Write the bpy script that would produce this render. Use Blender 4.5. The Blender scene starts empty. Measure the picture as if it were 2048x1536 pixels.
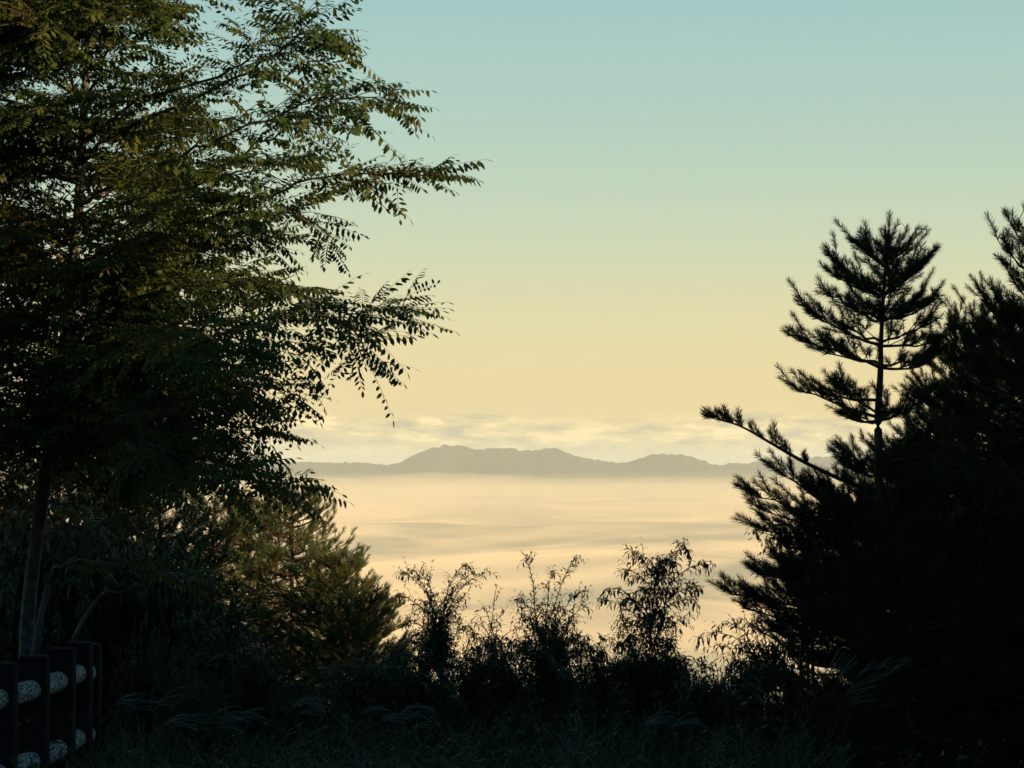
import bpy, math, random
import numpy as np
from mathutils import Vector, Matrix

R = math.radians
scene = bpy.context.scene
COL = scene.collection

# ------------------------------------------------------------------ camera
EYE = 1.6                      # eye height above the ground at the camera
F = 4835.0                     # focal length in photo pixels (85 mm on 36 mm, 2048 px wide)
HORIZON = 925.0                # photo row of the horizon
PITCH = math.atan((HORIZON - 768.0) / F)
cam_d = bpy.data.cameras.new("camera")
cam_d.sensor_width = 36.0
cam_d.lens = 85.0
cam_d.clip_start = 0.1
cam_d.clip_end = 300000.0
cam = bpy.data.objects.new("camera", cam_d)
cam.location = (0, 0, EYE)
cam.rotation_euler = (R(90) + PITCH, 0, 0)
COL.objects.link(cam)
scene.camera = cam

# ------------------------------------------------------------------ sun, sky, exposure
SUN_ELEV = R(14.0)
SUN_AZ = R(118.0)              # clockwise from the view direction: to the right, a little behind
sun_dir = Vector((math.sin(SUN_AZ) * math.cos(SUN_ELEV), math.cos(SUN_AZ) * math.cos(SUN_ELEV), math.sin(SUN_ELEV)))
sd = bpy.data.lights.new("sun", 'SUN')
sd.energy = 5.0
sd.angle = R(0.5)
sd.color = (1.0, 0.67, 0.33)
sun = bpy.data.objects.new("sun", sd)
sun.rotation_euler = (-sun_dir).to_track_quat('-Z', 'Y').to_euler()
sun.location = (30, -20, 30)
COL.objects.link(sun)

world = bpy.data.worlds.new("World")
scene.world = world
world.use_nodes = True
nt = world.node_tree
nt.nodes.clear()
N = nt.nodes.new
L = nt.links.new
w_out = N('ShaderNodeOutputWorld')
bg = N('ShaderNodeBackground')
bg.inputs['Strength'].default_value = 0.62
L(bg.outputs[0], w_out.inputs[0])
sky = N('ShaderNodeTexSky')
sky.sky_type = 'NISHITA'
sky.sun_disc = False
sky.sun_elevation = SUN_ELEV
sky.sun_rotation = SUN_AZ
sky.altitude = 600
sky.air_density = 1.2
sky.dust_density = 2.0
sky.ozone_density = 2.0
tc = N('ShaderNodeTexCoord')
sep = N('ShaderNodeSeparateXYZ')
L(tc.outputs['Generated'], sep.inputs[0])
# morning air: warm low sky turning to teal, deep blue overhead
mr = N('ShaderNodeMapRange')
mr.inputs['From Min'].default_value = 0.0
mr.inputs['From Max'].default_value = 1.0
L(sep.outputs['Z'], mr.inputs['Value'])
ramp = N('ShaderNodeValToRGB')
L(mr.outputs[0], ramp.inputs[0])
cr = ramp.color_ramp
cr.interpolation = 'B_SPLINE'
stops = [(0.0, (.93, .71, .33)), (0.030, (.95, .745, .36)), (0.056, (.86, .765, .42)), (0.088, (.665, .735, .49)),
         (0.132, (.495, .685, .565)), (0.195, (.375, .615, .61)), (0.32, (.20, .43, .51)), (0.55, (.05, .21, .31)), (1.0, (.015, .12, .18))]
while len(cr.elements) < len(stops):
    cr.elements.new(0.5)
for e, (p, c) in zip(cr.elements, stops):
    e.position = p
    e.color = (*c, 1)
sk = N('ShaderNodeMix'); sk.data_type = 'RGBA'; sk.blend_type = 'MULTIPLY'
sk.inputs['Factor'].default_value = 1.0
sk.inputs['B'].default_value = (0.085, 0.085, 0.085, 1)
L(sky.outputs[0], sk.inputs['A'])
mx = N('ShaderNodeMix'); mx.data_type = 'RGBA'
mx.inputs['Factor'].default_value = 0.12
L(ramp.outputs[0], mx.inputs['A'])
L(sk.outputs['Result'], mx.inputs['B'])
# low banks of stratus lying along the horizon all the way round
mp = N('ShaderNodeMapping')
mp.inputs['Scale'].default_value = (64.0, 64.0, 270.0)
mp.inputs['Location'].default_value = (3.1, 0.7, 1.9)
L(tc.outputs['Generated'], mp.inputs['Vector'])
n1 = N('ShaderNodeTexNoise')
n1.inputs['Scale'].default_value = 1.0
n1.inputs['Detail'].default_value = 6.0
n1.inputs['Roughness'].default_value = 0.6
n1.inputs['Distortion'].default_value = 0.25
L(mp.outputs[0], n1.inputs['Vector'])
cr2 = N('ShaderNodeValToRGB')
cr2.color_ramp.interpolation = 'EASE'
e = cr2.color_ramp.elements
e[0].position = 0.35; e[0].color = (.48, .44, .32, 1)
e[1].position = 0.63; e[1].color = (1.28, .99, .50, 1)
m_ = e.new(0.5); m_.color = (.84, .68, .36, 1)
L(n1.outputs['Fac'], cr2.inputs[0])
band = N('ShaderNodeValToRGB')       # where the banks lie, by height above the horizon
band.color_ramp.interpolation = 'EASE'
bm_ = band.color_ramp.elements
bm_[0].position = 0.0; bm_[0].color = (1, 1, 1, 1)
bm_[1].position = 0.0215; bm_[1].color = (0, 0, 0, 1)
b3 = bm_.new(0.0145); b3.color = (.85, .85, .85, 1)
wob = N('ShaderNodeMath'); wob.operation = 'MULTIPLY_ADD'   # uneven upper edge
wob.inputs[1].default_value = 0.018
n2 = N('ShaderNodeTexNoise')
n2.inputs['Scale'].default_value = 14.0
n2.inputs['Detail'].default_value = 4.0
L(tc.outputs['Generated'], n2.inputs['Vector'])
L(n2.outputs['Fac'], wob.inputs[0])
off = N('ShaderNodeMath'); off.operation = 'SUBTRACT'
off.inputs[1].default_value = 0.009
L(sep.outputs['Z'], off.inputs[0])
L(off.outputs[0], wob.inputs[2])
L(wob.outputs[0], band.inputs[0])
mx2 = N('ShaderNodeMix'); mx2.data_type = 'RGBA'
L(band.outputs[0], mx2.inputs['Factor'])
L(mx.outputs['Result'], mx2.inputs['A'])
L(cr2.outputs[0], mx2.inputs['B'])
L(mx2.outputs['Result'], bg.inputs['Color'])

scene.view_settings.view_transform = 'Standard'
scene.view_settings.look = 'None'
scene.view_settings.exposure = 0.70
scene.view_settings.gamma = 1.0
scene.view_settings.use_curve_mapping = False
scene.render.engine = 'CYCLES'
scene.cycles.max_bounces = 6
scene.cycles.diffuse_bounces = 3
scene.cycles.transmission_bounces = 3
scene.cycles.volume_bounces = 2
scene.cycles.transparent_max_bounces = 16
scene.cycles.use_denoising = True

# ------------------------------------------------------------------ helpers
def P(px, py, d):
    """world point seen at photo pixel (px, py) on the plane y = d"""
    cx = (px - 1024.0) / F
    cy = (768.0 - py) / F
    dy = math.cos(PITCH) - cy * math.sin(PITCH)
    dz = math.sin(PITCH) + cy * math.cos(PITCH)
    t = d / dy
    return np.array((cx * t, d, EYE + dz * t))

def tag(o, label=None, cat=None, group=None, kind=None):
    if label: o['label'] = label
    if cat: o['category'] = cat
    if group: o['group'] = group
    if kind: o['kind'] = kind
    return o

def empty(name, loc=(0, 0, 0)):
    o = bpy.data.objects.new(name, None)
    o.location = loc
    o.empty_display_size = 0.2
    COL.objects.link(o)
    return o

class MB:
    """collects vertices and faces; build() makes one mesh"""
    def __init__(s):
        s.v = []; s.f3 = []; s.f4 = []; s.n = 0
    def add(s, v, f3=None, f4=None):
        v = np.asarray(v, dtype=np.float64).reshape(-1, 3)
        if f3 is not None and len(f3): s.f3.append(np.asarray(f3, dtype=np.int64).reshape(-1, 3) + s.n)
        if f4 is not None and len(f4): s.f4.append(np.asarray(f4, dtype=np.int64).reshape(-1, 4) + s.n)
        s.v.append(v); s.n += len(v)
    def add_mb(s, o, M=None, T=None):
        """another builder's geometry under a 3x3 matrix M and an offset T"""
        v, f3, f4 = o.arrays()
        if M is not None: v = v @ np.asarray(M).T
        if T is not None: v = v + np.asarray(T)
        s.add(v, f3, f4)
    def arrays(s):
        v = np.concatenate(s.v) if s.v else np.zeros((0, 3))
        f3 = np.concatenate(s.f3) if s.f3 else np.zeros((0, 3), dtype=np.int64)
        f4 = np.concatenate(s.f4) if s.f4 else np.zeros((0, 4), dtype=np.int64)
        if len(s.v) > 1:
            s.v = [v]; s.f3 = [f3]; s.f4 = [f4]
        return v, f3, f4
    def mesh(s, name, mat=None, smooth=False, origin=None):
        v, f3, f4 = s.arrays()
        if origin is not None: v = v - np.asarray(origin)
        me = bpy.data.meshes.new(name)
        me.vertices.add(len(v))
        me.vertices.foreach_set('co', v.astype(np.float32).ravel())
        nl = len(f3) * 3 + len(f4) * 4
        me.loops.add(nl)
        me.loops.foreach_set('vertex_index', np.concatenate([f3.ravel(), f4.ravel()]).astype(np.int32))
        me.polygons.add(len(f3) + len(f4))
        st = np.concatenate([np.arange(len(f3)) * 3, len(f3) * 3 + np.arange(len(f4)) * 4]).astype(np.int32)
        me.polygons.foreach_set('loop_start', st)
        me.polygons.foreach_set('loop_total', np.concatenate([np.full(len(f3), 3), np.full(len(f4), 4)]).astype(np.int32))
        if smooth:
            me.polygons.foreach_set('use_smooth', np.ones(len(f3) + len(f4), dtype=bool))
        me.update(calc_edges=True)
        if mat: me.materials.append(mat)
        return me
    def build(s, name, mat=None, parent=None, smooth=False, origin=None):
        """mesh object; its vertices are given in world space, origin is the parent's place"""
        if origin is None and parent is not None:
            origin = world_loc(parent)
        o = bpy.data.objects.new(name, s.mesh(name, mat, smooth, origin))
        COL.objects.link(o)
        if parent is not None: o.parent = parent
        elif origin is not None: o.location = origin
        return o

def world_loc(o):
    l = np.zeros(3)
    while o is not None:
        l = l + np.array(o.location)
        o = o.parent
    return l

def tl3(v):
    return v.tolist() if isinstance(v, np.ndarray) else v

def norm(v):
    x, y, z = tl3(v)
    l_ = math.sqrt(x * x + y * y + z * z) or 1e-9
    return np.array((x / l_, y / l_, z / l_))

def frame(d, up=(0.0, 0.0, 1.0)):
    """rotation whose columns are side, forward (along d) and up"""
    x, y, z = tl3(d)
    l_ = math.sqrt(x * x + y * y + z * z) or 1e-9
    x /= l_; y /= l_; z /= l_
    a, b, c = tl3(up)
    sx, sy, sz = y * c - z * b, z * a - x * c, x * b - y * a
    l_ = math.sqrt(sx * sx + sy * sy + sz * sz)
    if l_ < 1e-4:
        sx, sy, sz = y * .1, z - x * .1, -y
        l_ = math.sqrt(sx * sx + sy * sy + sz * sz) or 1e-9
    sx /= l_; sy /= l_; sz /= l_
    return np.array(((sx, x, sy * z - sz * y), (sy, y, sz * x - sx * z), (sz, z, sx * y - sy * x)))

def curve(pts, n):
    """smooth path (Catmull-Rom) of n points through pts"""
    p = np.asarray(pts, dtype=float)
    if len(p) == 2:
        return p[0] + (p[1] - p[0]) * np.linspace(0, 1, n)[:, None]
    q = np.vstack((2 * p[0] - p[1], p, 2 * p[-1] - p[-2]))
    out = []
    for t in np.linspace(0, len(p) - 1 - 1e-9, n):
        i = int(t); u = t - i
        a, b, c, d = q[i], q[i + 1], q[i + 2], q[i + 3]
        out.append(0.5 * (2 * b + (c - a) * u + (2 * a - 5 * b + 4 * c - d) * u * u + (3 * b - a - 3 * c + d) * u ** 3))
    return np.array(out)

TUBE_F = {}
def tube_faces(n, sides, cap):
    k = (n, sides, cap)
    if k not in TUBE_F:
        f = []
        for i in range(n - 1):
            for q in range(sides):
                a = i * sides + q; b = i * sides + (q + 1) % sides
                f.append((a, b, b + sides, a + sides))
        t3 = []
        if cap:
            for q in range(1, sides - 1):
                t3.append(((n - 1) * sides, (n - 1) * sides + q, (n - 1) * sides + q + 1))
                t3.append((0, q + 1, q))
        TUBE_F[k] = (np.array(t3, dtype=np.int64).reshape(-1, 3), np.array(f, dtype=np.int64))
    return TUBE_F[k]

def cross_rows(a, b):
    return np.stack((a[:, 1] * b[:, 2] - a[:, 2] * b[:, 1], a[:, 2] * b[:, 0] - a[:, 0] * b[:, 2], a[:, 0] * b[:, 1] - a[:, 1] * b[:, 0]), 1)

def tube(mb, pts, rad, sides=5, cap=True):
    pts = np.asarray(pts, dtype=float)
    n = len(pts)
    rad = np.broadcast_to(np.asarray(rad, dtype=float), (n,))
    ang = np.arange(sides) * 2 * math.pi / sides
    d = np.empty_like(pts)
    d[1:-1] = pts[2:] - pts[:-2]; d[0] = pts[1] - pts[0]; d[-1] = pts[-1] - pts[-2]
    d /= np.sqrt((d * d).sum(1))[:, None] + 1e-12
    s_ = np.stack((d[:, 1], -d[:, 0], np.zeros(n)), 1)
    ln = np.sqrt((s_ * s_).sum(1))
    if ln.min() < 1e-3:
        s_[ln < 1e-3] = (1, 0, 0); ln[ln < 1e-3] = 1
    s_ /= ln[:, None]
    u_ = cross_rows(s_, d)
    v = pts[:, None, :] + rad[:, None, None] * (np.cos(ang)[None, :, None] * s_[:, None, :] + np.sin(ang)[None, :, None] * u_[:, None, :])
    t3, f4 = tube_faces(n, sides, cap)
    mb.add(v.reshape(-1, 3), t3, f4)

def batch_place(mb, templates, items):
    """copies of templates: items are (index, place, direction, roll, scale)"""
    if not items: return
    idx = np.array([q[0] for q in items]); P_ = np.array([q[1] for q in items], float); d = np.array([q[2] for q in items], float)
    ro = np.array([q[3] for q in items], float); sc = np.array([q[4] for q in items], float)
    d /= np.sqrt((d * d).sum(1))[:, None] + 1e-12
    s_ = np.stack((d[:, 1], -d[:, 0], np.zeros(len(d))), 1)
    ln = np.sqrt((s_ * s_).sum(1)); bad = ln < 1e-4
    s_[bad] = (1, 0, 0); ln[bad] = 1
    s_ /= ln[:, None]
    u_ = cross_rows(s_, d)
    c, n_ = np.cos(ro)[:, None], np.sin(ro)[:, None]
    x_ = s_ * c + u_ * n_; z_ = -s_ * n_ + u_ * c
    M3 = np.stack((x_, d, z_), 2) * sc[:, None, None]
    for j in np.unique(idx):
        k = np.nonzero(idx == j)[0]
        v, f3, f4 = templates[j].arrays()
        V = np.einsum('nij,vj->nvi', M3[k], v) + P_[k][:, None, :]
        o_ = (np.arange(len(k)) * len(v))[:, None, None]
        mb.add(V.reshape(-1, 3), (f3[None] + o_).reshape(-1, 3) if len(f3) else None, (f4[None] + o_).reshape(-1, 4) if len(f4) else None)

# hashed value noise, for terrain and fog
def vnoise(x, y, seed=0):
    xi = np.floor(x).astype(np.int64); yi = np.floor(y).astype(np.int64)
    xf = x - xi; yf = y - yi
    def h(a, b):
        k = (a * 374761393 + b * 668265263 + seed * 974634777) & 0xffffffff
        k = ((k ^ (k >> 13)) * 1274126177) & 0xffffffff
        return ((k ^ (k >> 16)) & 0xffff) / 65535.0
    u = xf * xf * (3 - 2 * xf); v = yf * yf * (3 - 2 * yf)
    return (h(xi, yi) * (1 - u) + h(xi + 1, yi) * u) * (1 - v) + (h(xi, yi + 1) * (1 - u) + h(xi + 1, yi + 1) * u) * v

def fbm(x, y, oct=4, seed=0):
    s = 0; a = 0.5; t = 0
    for k in range(oct):
        s = s + a * vnoise(x, y, seed + k * 17); t += a
        x = x * 2.03; y = y * 2.03; a *= 0.5
    return s / t

def grid_mesh(mb, X, Y, Z):
    ny, nx = X.shape
    v = np.column_stack((X.ravel(), Y.ravel(), Z.ravel()))
    i = np.arange((ny - 1) * nx).reshape(ny - 1, nx)[:, :-1].ravel()
    mb.add(v, None, np.column_stack((i, i + 1, i + nx + 1, i + nx)))

# ------------------------------------------------------------------ materials
def mat_new(name):
    m = bpy.data.materials.new(name)
    m.use_nodes = True
    m.node_tree.nodes.clear()
    return m, m.node_tree, m.node_tree.nodes.new, m.node_tree.links.new

def mat_surface(name, c1, c2, scale=6.0, rough=0.85, bump=0.0, bscale=None, spec=0.25, detail=4, lo=0.35, hi=0.65):
    m, t, n, l = mat_new(name)
    out = n('ShaderNodeOutputMaterial'); b = n('ShaderNodeBsdfPrincipled')
    l(b.outputs[0], out.inputs[0])
    b.inputs['Roughness'].default_value = rough
    b.inputs['Specular IOR Level'].default_value = spec
    c = n('ShaderNodeTexCoord')
    ns = n('ShaderNodeTexNoise'); ns.inputs['Scale'].default_value = scale; ns.inputs['Detail'].default_value = detail
    l(c.outputs['Object'], ns.inputs['Vector'])
    r = n('ShaderNodeValToRGB')
    r.color_ramp.elements[0].position = lo; r.color_ramp.elements[0].color = (*c1, 1)
    r.color_ramp.elements[1].position = hi; r.color_ramp.elements[1].color = (*c2, 1)
    l(ns.outputs['Fac'], r.inputs[0]); l(r.outputs[0], b.inputs['Base Color'])
    if bump:
        n2 = n('ShaderNodeTexNoise'); n2.inputs['Scale'].default_value = bscale or scale * 4; n2.inputs['Detail'].default_value = 5
        l(c.outputs['Object'], n2.inputs['Vector'])
        bp = n('ShaderNodeBump'); bp.inputs['Strength'].default_value = bump; bp.inputs['Distance'].default_value = 0.02
        l(n2.outputs['Fac'], bp.inputs['Height']); l(bp.outputs[0], b.inputs['Normal'])
    return m

def mat_leaf(name, c1, c2, c3, scale=1.2, trans=0.25, rough=0.55, spec=0.2):
    """leaf: three hues mixed by place, some light let through"""
    m, t, n, l = mat_new(name)
    out = n('ShaderNodeOutputMaterial'); b = n('ShaderNodeBsdfPrincipled'); tr = n('ShaderNodeBsdfTranslucent'); mxs = n('ShaderNodeMixShader')
    mxs.inputs[0].default_value = trans
    l(b.outputs[0], mxs.inputs[1]); l(tr.outputs[0], mxs.inputs[2]); l(mxs.outputs[0], out.inputs[0])
    b.inputs['Roughness'].default_value = rough
    b.inputs['Specular IOR Level'].default_value = spec
    g = n('ShaderNodeNewGeometry')
    ns = n('ShaderNodeTexNoise'); ns.inputs['Scale'].default_value = scale; ns.inputs['Detail'].default_value = 6; ns.inputs['Roughness'].default_value = 0.7
    l(g.outputs['Position'], ns.inputs['Vector'])
    r = n('ShaderNodeValToRGB')
    r.color_ramp.elements[0].position = 0.33; r.color_ramp.elements[0].color = (*c1, 1)
    r.color_ramp.elements[1].position = 0.74; r.color_ramp.elements[1].color = (*c3, 1)
    k = r.color_ramp.elements.new(0.52); k.color = (*c2, 1)
    l(ns.outputs['Fac'], r.inputs[0]); l(r.outputs[0], b.inputs['Base Color'])
    l(r.outputs[0], tr.inputs['Color'])
    return m

M = {}
M['ground'] = mat_surface('soil and dead grass', (.022, .020, .012), (.05, .045, .022), 1.5, .95, .6, 9)
M['mountain'] = mat_surface('wooded hillside', (.012, .020, .018), (.022, .030, .024), .02, .95, 0, detail=6)

# fog core: the dense body of the cloud sea
m, t, n, l = mat_new('dense fog')
o_ = n('ShaderNodeOutputMaterial'); d_ = n('ShaderNodeBsdfDiffuse')
d_.inputs['Color'].default_value = (.97, .81, .59, 1)
l(d_.outputs[0], o_.inputs[0]); M['fog_core'] = m
# soft billows as relief: rolls some hundreds of metres across, finer wisps on them
c_ = n('ShaderNodeTexCoord')
last = None
for sx, sy, hgt, det, dist_, ofs in ((1 / 620, 1 / 1100, 275.0, 1.5, .5, 11.3), (1 / 300, 1 / 420, 46.0, 2.0, .7, 7.3)):
    mp_ = n('ShaderNodeMapping'); mp_.inputs['Scale'].default_value = (sx, sy, 0.0); mp_.inputs['Location'].default_value = (ofs, ofs * .6, 0)
    mp_.inputs['Rotation'].default_value = (0, 0, R(8))
    l(c_.outputs['Object'], mp_.inputs['Vector'])
    nz = n('ShaderNodeTexNoise'); nz.inputs['Scale'].default_value = 1.0; nz.inputs['Detail'].default_value = det; nz.inputs['Roughness'].default_value = .42; nz.inputs['Distortion'].default_value = dist_
    l(mp_.outputs[0], nz.inputs['Vector'])
    bp_ = n('ShaderNodeBump'); bp_.inputs['Strength'].default_value = 1.0; bp_.inputs['Distance'].default_value = hgt
    l(nz.outputs['Fac'], bp_.inputs['Height'])
    if last: l(last.outputs[0], bp_.inputs['Normal'])
    last = bp_
l(last.outputs[0], d_.inputs['Normal'])
# fog veil: thin top of the cloud sea
m, t, n, l = mat_new('thin fog')
o_ = n('ShaderNodeOutputMaterial'); v_ = n('ShaderNodeVolumePrincipled')
v_.inputs['Color'].default_value = (.96, .85, .66, 1)
v_.inputs['Density'].default_value = 0.0006
v_.inputs['Anisotropy'].default_value = 0.0
l(v_.outputs[0], o_.inputs['Volume']); M['fog_veil'] = m
m, t, n, l = mat_new('faint mist')
o_ = n('ShaderNodeOutputMaterial'); v_ = n('ShaderNodeVolumePrincipled')
v_.inputs['Color'].default_value = (.96, .85, .66, 1)
v_.inputs['Density'].default_value = 0.00012
v_.inputs['Anisotropy'].default_value = 0.0
l(v_.outputs[0], o_.inputs['Volume']); M['mist_veil'] = m
m, t, n, l = mat_new('banked fog')
o_ = n('ShaderNodeOutputMaterial'); v_ = n('ShaderNodeVolumePrincipled')
v_.inputs['Color'].default_value = (.96, .85, .66, 1)
v_.inputs['Density'].default_value = 0.0009
l(v_.outputs[0], o_.inputs['Volume']); M['fog_bank'] = m
m, t, n, l = mat_new('morning haze')
o_ = n('ShaderNodeOutputMaterial'); v_ = n('ShaderNodeVolumePrincipled')
v_.inputs['Color'].default_value = (.80, .91, .95, 1)
v_.inputs['Density'].default_value = 0.000088
v_.inputs['Anisotropy'].default_value = 0.0
l(v_.outputs[0], o_.inputs['Volume']); M['haze'] = m

# ------------------------------------------------------------------ large structure
FOG = -98.0                      # mean level of the fog sea below the camera's ground

def ground_z(x, y):
    """bank the camera stands on: gently down to the brink, then off into the valley"""
    x = np.asarray(x, dtype=float); y = np.asarray(y, dtype=float)
    z = -0.042 * np.maximum(y, -40.0)
    z = z + 0.10 * (fbm(x * 0.35, y * 0.35, 3, 5) - 0.5)
    brink = 25.5 + 0.8 * np.sin(x * 0.4)
    z = z - 0.55 * np.maximum(0, y - brink) * np.clip((y - brink) / 6.0, 0, 1)
    hill = np.maximum(0, np.hypot(np.maximum(0, x - 4), np.maximum(0, -y - 4)) - 6)   # higher ground to the right and behind
    z = z + 0.16 * hill * np.clip(1 - (y - 26) / 30, 0, 1) * np.clip(1 - hill / 400, 0, 1)
    return np.maximum(z, -210.0 - 0.0 * x)

def gz(x, y):
    return float(ground_z(np.array([x]), np.array([y]))[0])

def spread(a, b, fine, growth, end):
    """steps of `fine` from a to b, then growing out to +-end"""
    c = list(np.arange(a, b + 1e-6, fine))
    s = fine
    while c[-1] < end: s *= growth; c.append(c[-1] + s)
    s = fine
    lo = []
    p = a
    while p > -min(end, 20000) if a < 0 else False:
        s *= growth; p -= s; lo.append(p)
    return np.array(lo[::-1] + c)

mb = MB()
xs = spread(-9, 9, 0.4, 1.25, 20000); ys = spread(-6, 32, 0.4, 1.2, 60000)
ys = ys[ys > -400]
X, Y = np.meshgrid(xs, ys)
grid_mesh(mb, X, Y, ground_z(X, Y))
tag(mb.build('ground', M['ground'], smooth=True), kind='structure')

def fog_height(x, y, seed):
    w = 0.5 * fbm(x / 900, y / 900, 2, 7)
    s = 60 * fbm(x / 1300, y / 1900, 2, seed) + 26 * fbm(x / 520 + w, y / 900, 2, seed + 50) + 8 * fbm(x / 240 + w, y / 330, 2, seed + 90)
    return s - 47

def fog_coords():
    yy = np.concatenate([np.linspace(330, 1800, 26), np.geomspace(1870, 14500, 64), np.geomspace(15400, 55000, 12)])
    xx = np.concatenate([-np.geomspace(3400, 16000, 12)[::-1], np.linspace(-3200, 3200, 70), np.geomspace(3400, 16000, 12)])
    return np.meshgrid(xx, yy)

X, Y = fog_coords()
Z = FOG - 8 + 0.9 * fog_height(X, Y, 3) * np.clip(1.1 - Y / 8500, 0.10, .8) - 20 * np.clip((1200 - Y) / 900, 0, 1)
mb = MB()
grid_mesh(mb, X, Y, Z)
tag(mb.build('fog_sea', M['fog_core'], smooth=True), 'dense warm white sea of fog filling the valley below the hills', 'fog', kind='stuff')
# the veils are closed bodies: their tops roll, their feet lie inside the dense fog
def veil(name, mat, rise, amp, seed, label, follow):
    Zt = np.maximum((Z if follow else FOG) + rise + amp * fog_height(X, Y, seed) + 26 * (fbm(X / 1100, X * 0 + seed, 3, seed) - .5) - (0 if follow else 24 * np.clip((1100 - Y) / 800, 0, 1)), Z + 4)
    mb = MB()
    ny, nx = X.shape
    grid_mesh(mb, X, Y, Zt)
    v = np.column_stack((X.ravel(), Y.ravel(), Z.ravel() - 14))
    i = np.arange((ny - 1) * nx).reshape(ny - 1, nx)[:, :-1].ravel()
    mb.add(v, None, np.column_stack((i, i + nx, i + nx + 1, i + 1)))
    Vn = ny * nx
    rim = list(range(nx)) + [r * nx + nx - 1 for r in range(1, ny)] + [(ny - 1) * nx + k for k in range(nx - 2, -1, -1)] + [r * nx for r in range(ny - 2, 0, -1)]
    mb.arrays()
    mb.f4[0] = np.concatenate([mb.f4[0], np.array([(rim[q], rim[q] + Vn, rim[(q + 1) % len(rim)] + Vn, rim[(q + 1) % len(rim)]) for q in range(len(rim))])])
    tag(mb.build(name, mat, smooth=True), label, 'fog', kind='stuff')
veil('fog_veil', M['fog_veil'], 22, 0.10, 21, 'drifting top of the fog sea lapping at the foot of the hills', True)
veil('mist_veil', M['mist_veil'], 56, 0.4, 33, 'faint mist above the fog in front of the hills', False)

# banks of fog heaped unevenly against the foot of the hills
def fog_bank(px, row, d, half_w, seed):
    rg = random.Random(seed)
    z0 = FOG - 12
    top = EYE - (row - HORIZON) / F * d - z0
    cx = (px - 1024) / F * d; hw = half_w / F * d; hd = rg.uniform(240, 420)
    nu, nv = 28, 12
    V_ = []
    for j in range(nv + 1):
        ph = math.pi * (j / nv - .5)
        for i in range(nu):
            a = 2 * math.pi * i / nu
            r = math.cos(ph) * (1 + .16 * math.sin(2 * a + seed) + .1 * math.sin(3 * a + 2 * seed))
            V_.append((cx + hw * r * math.cos(a), d + hd * r * math.sin(a), z0 + top * math.sin(ph) * (1 + .18 * math.sin(3 * a + seed) * math.cos(ph))))
    f_ = [(j * nu + i, j * nu + (i + 1) % nu, (j + 1) * nu + (i + 1) % nu, (j + 1) * nu + i) for j in range(nv) for i in range(nu)]
    mb = MB(); mb.add(V_, None, f_)
    return mb
for k, (px, row, d, hw) in enumerate([(880, 944, 8800, 190), (760, 950, 8600, 170), (1010, 949, 8700, 160), (640, 952, 8900, 150), (1180, 957, 8500, 220), (1330, 953, 8900, 130), (1460, 956, 8600, 190), (520, 948, 8700, 180), (300, 950, 8700, 240), (1650, 948, 8800, 230), (1900, 951, 8700, 240), (930, 962, 7600, 170), (1250, 968, 7400, 210), (700, 968, 7300, 200)]):
    tag(fog_bank(px, row, d, hw, k + 2).build('fog_bank', M['fog_bank'], smooth=True), 'soft bank of fog heaped against the foot of the hills', 'fog', 'fog banks at the foot of the hills', 'stuff')

# ---- wooded hills beyond the fog
def ridge(name, d, prof, depth, base, seed, tree=13.0):
    """a range of hills: skyline given by photo rows at distance d, falling away before and behind"""
    px = np.array([p[0] for p in prof], float); py = np.array([p[1] for p in prof], float)
    xx = np.concatenate([np.arange(px[0], 300, 9.0), np.arange(300, 1800, 2.6), np.arange(1800, px[-1], 9.0)])
    h = np.interp(xx, px, py)
    k = np.hanning(15); k /= k.sum()
    h = np.convolve(np.pad(h, 7, mode='edge'), k, 'valid')
    wx = (xx - 1024) / F * d
    top = EYE - (h - HORIZON) / F * d
    vs = np.concatenate([np.linspace(-1, -0.12, 14), np.linspace(-0.1, 0.1, 11), np.linspace(0.14, 1, 8)])
    X, V = np.meshgrid(wx, vs)
    T = np.broadcast_to(top, X.shape)
    Yy = d + V * depth + 200 * (fbm(X / 900, V * 0 + 3, 2, seed) - 0.5)
    fall = np.cos(np.clip(np.abs(V), 0, 1) * math.pi / 2) ** 1.3
    Z = base + (T - base) * fall + (fbm(X / 260, Yy / 260, 4, seed) - 0.5) * 60 * np.clip(np.abs(V) * 3, 0, 1)
    crowns = vnoise(X / 17, Yy / 17, seed + 3) * vnoise(X / 70, Yy / 70, seed + 4)
    Z = Z + tree * (crowns * 2.0 - 0.5) + 2.2 * (vnoise(X / 6, Yy / 9, seed + 9) - .5)
    mb = MB()
    grid_mesh(mb, X, Yy, Z)
    o = mb.build(name, M['mountain'], smooth=False)
    return tag(o, kind='structure')

ridge('hills', 10000,
      [(-1700, 930), (-900, 905), (-200, 938), (300, 915), (520, 926), (640, 924), (700, 925), (765, 932), (790, 930), (815, 919), (840, 906), (862, 897), (885, 892), (905, 893), (935, 898),
       (960, 899), (985, 896), (1010, 899), (1035, 904), (1060, 904), (1090, 900), (1112, 901), (1130, 907), (1150, 917), (1175, 921), (1210, 926), (1238, 930), (1262, 923), (1290, 916),
       (1330, 912), (1365, 914), (1390, 921), (1415, 931), (1445, 933), (1480, 931), (1530, 928), (1590, 921), (1650, 914), (1760, 905), (1950, 925), (2300, 900), (3000, 935), (3700, 915)],
      900, -150, 11)

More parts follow.
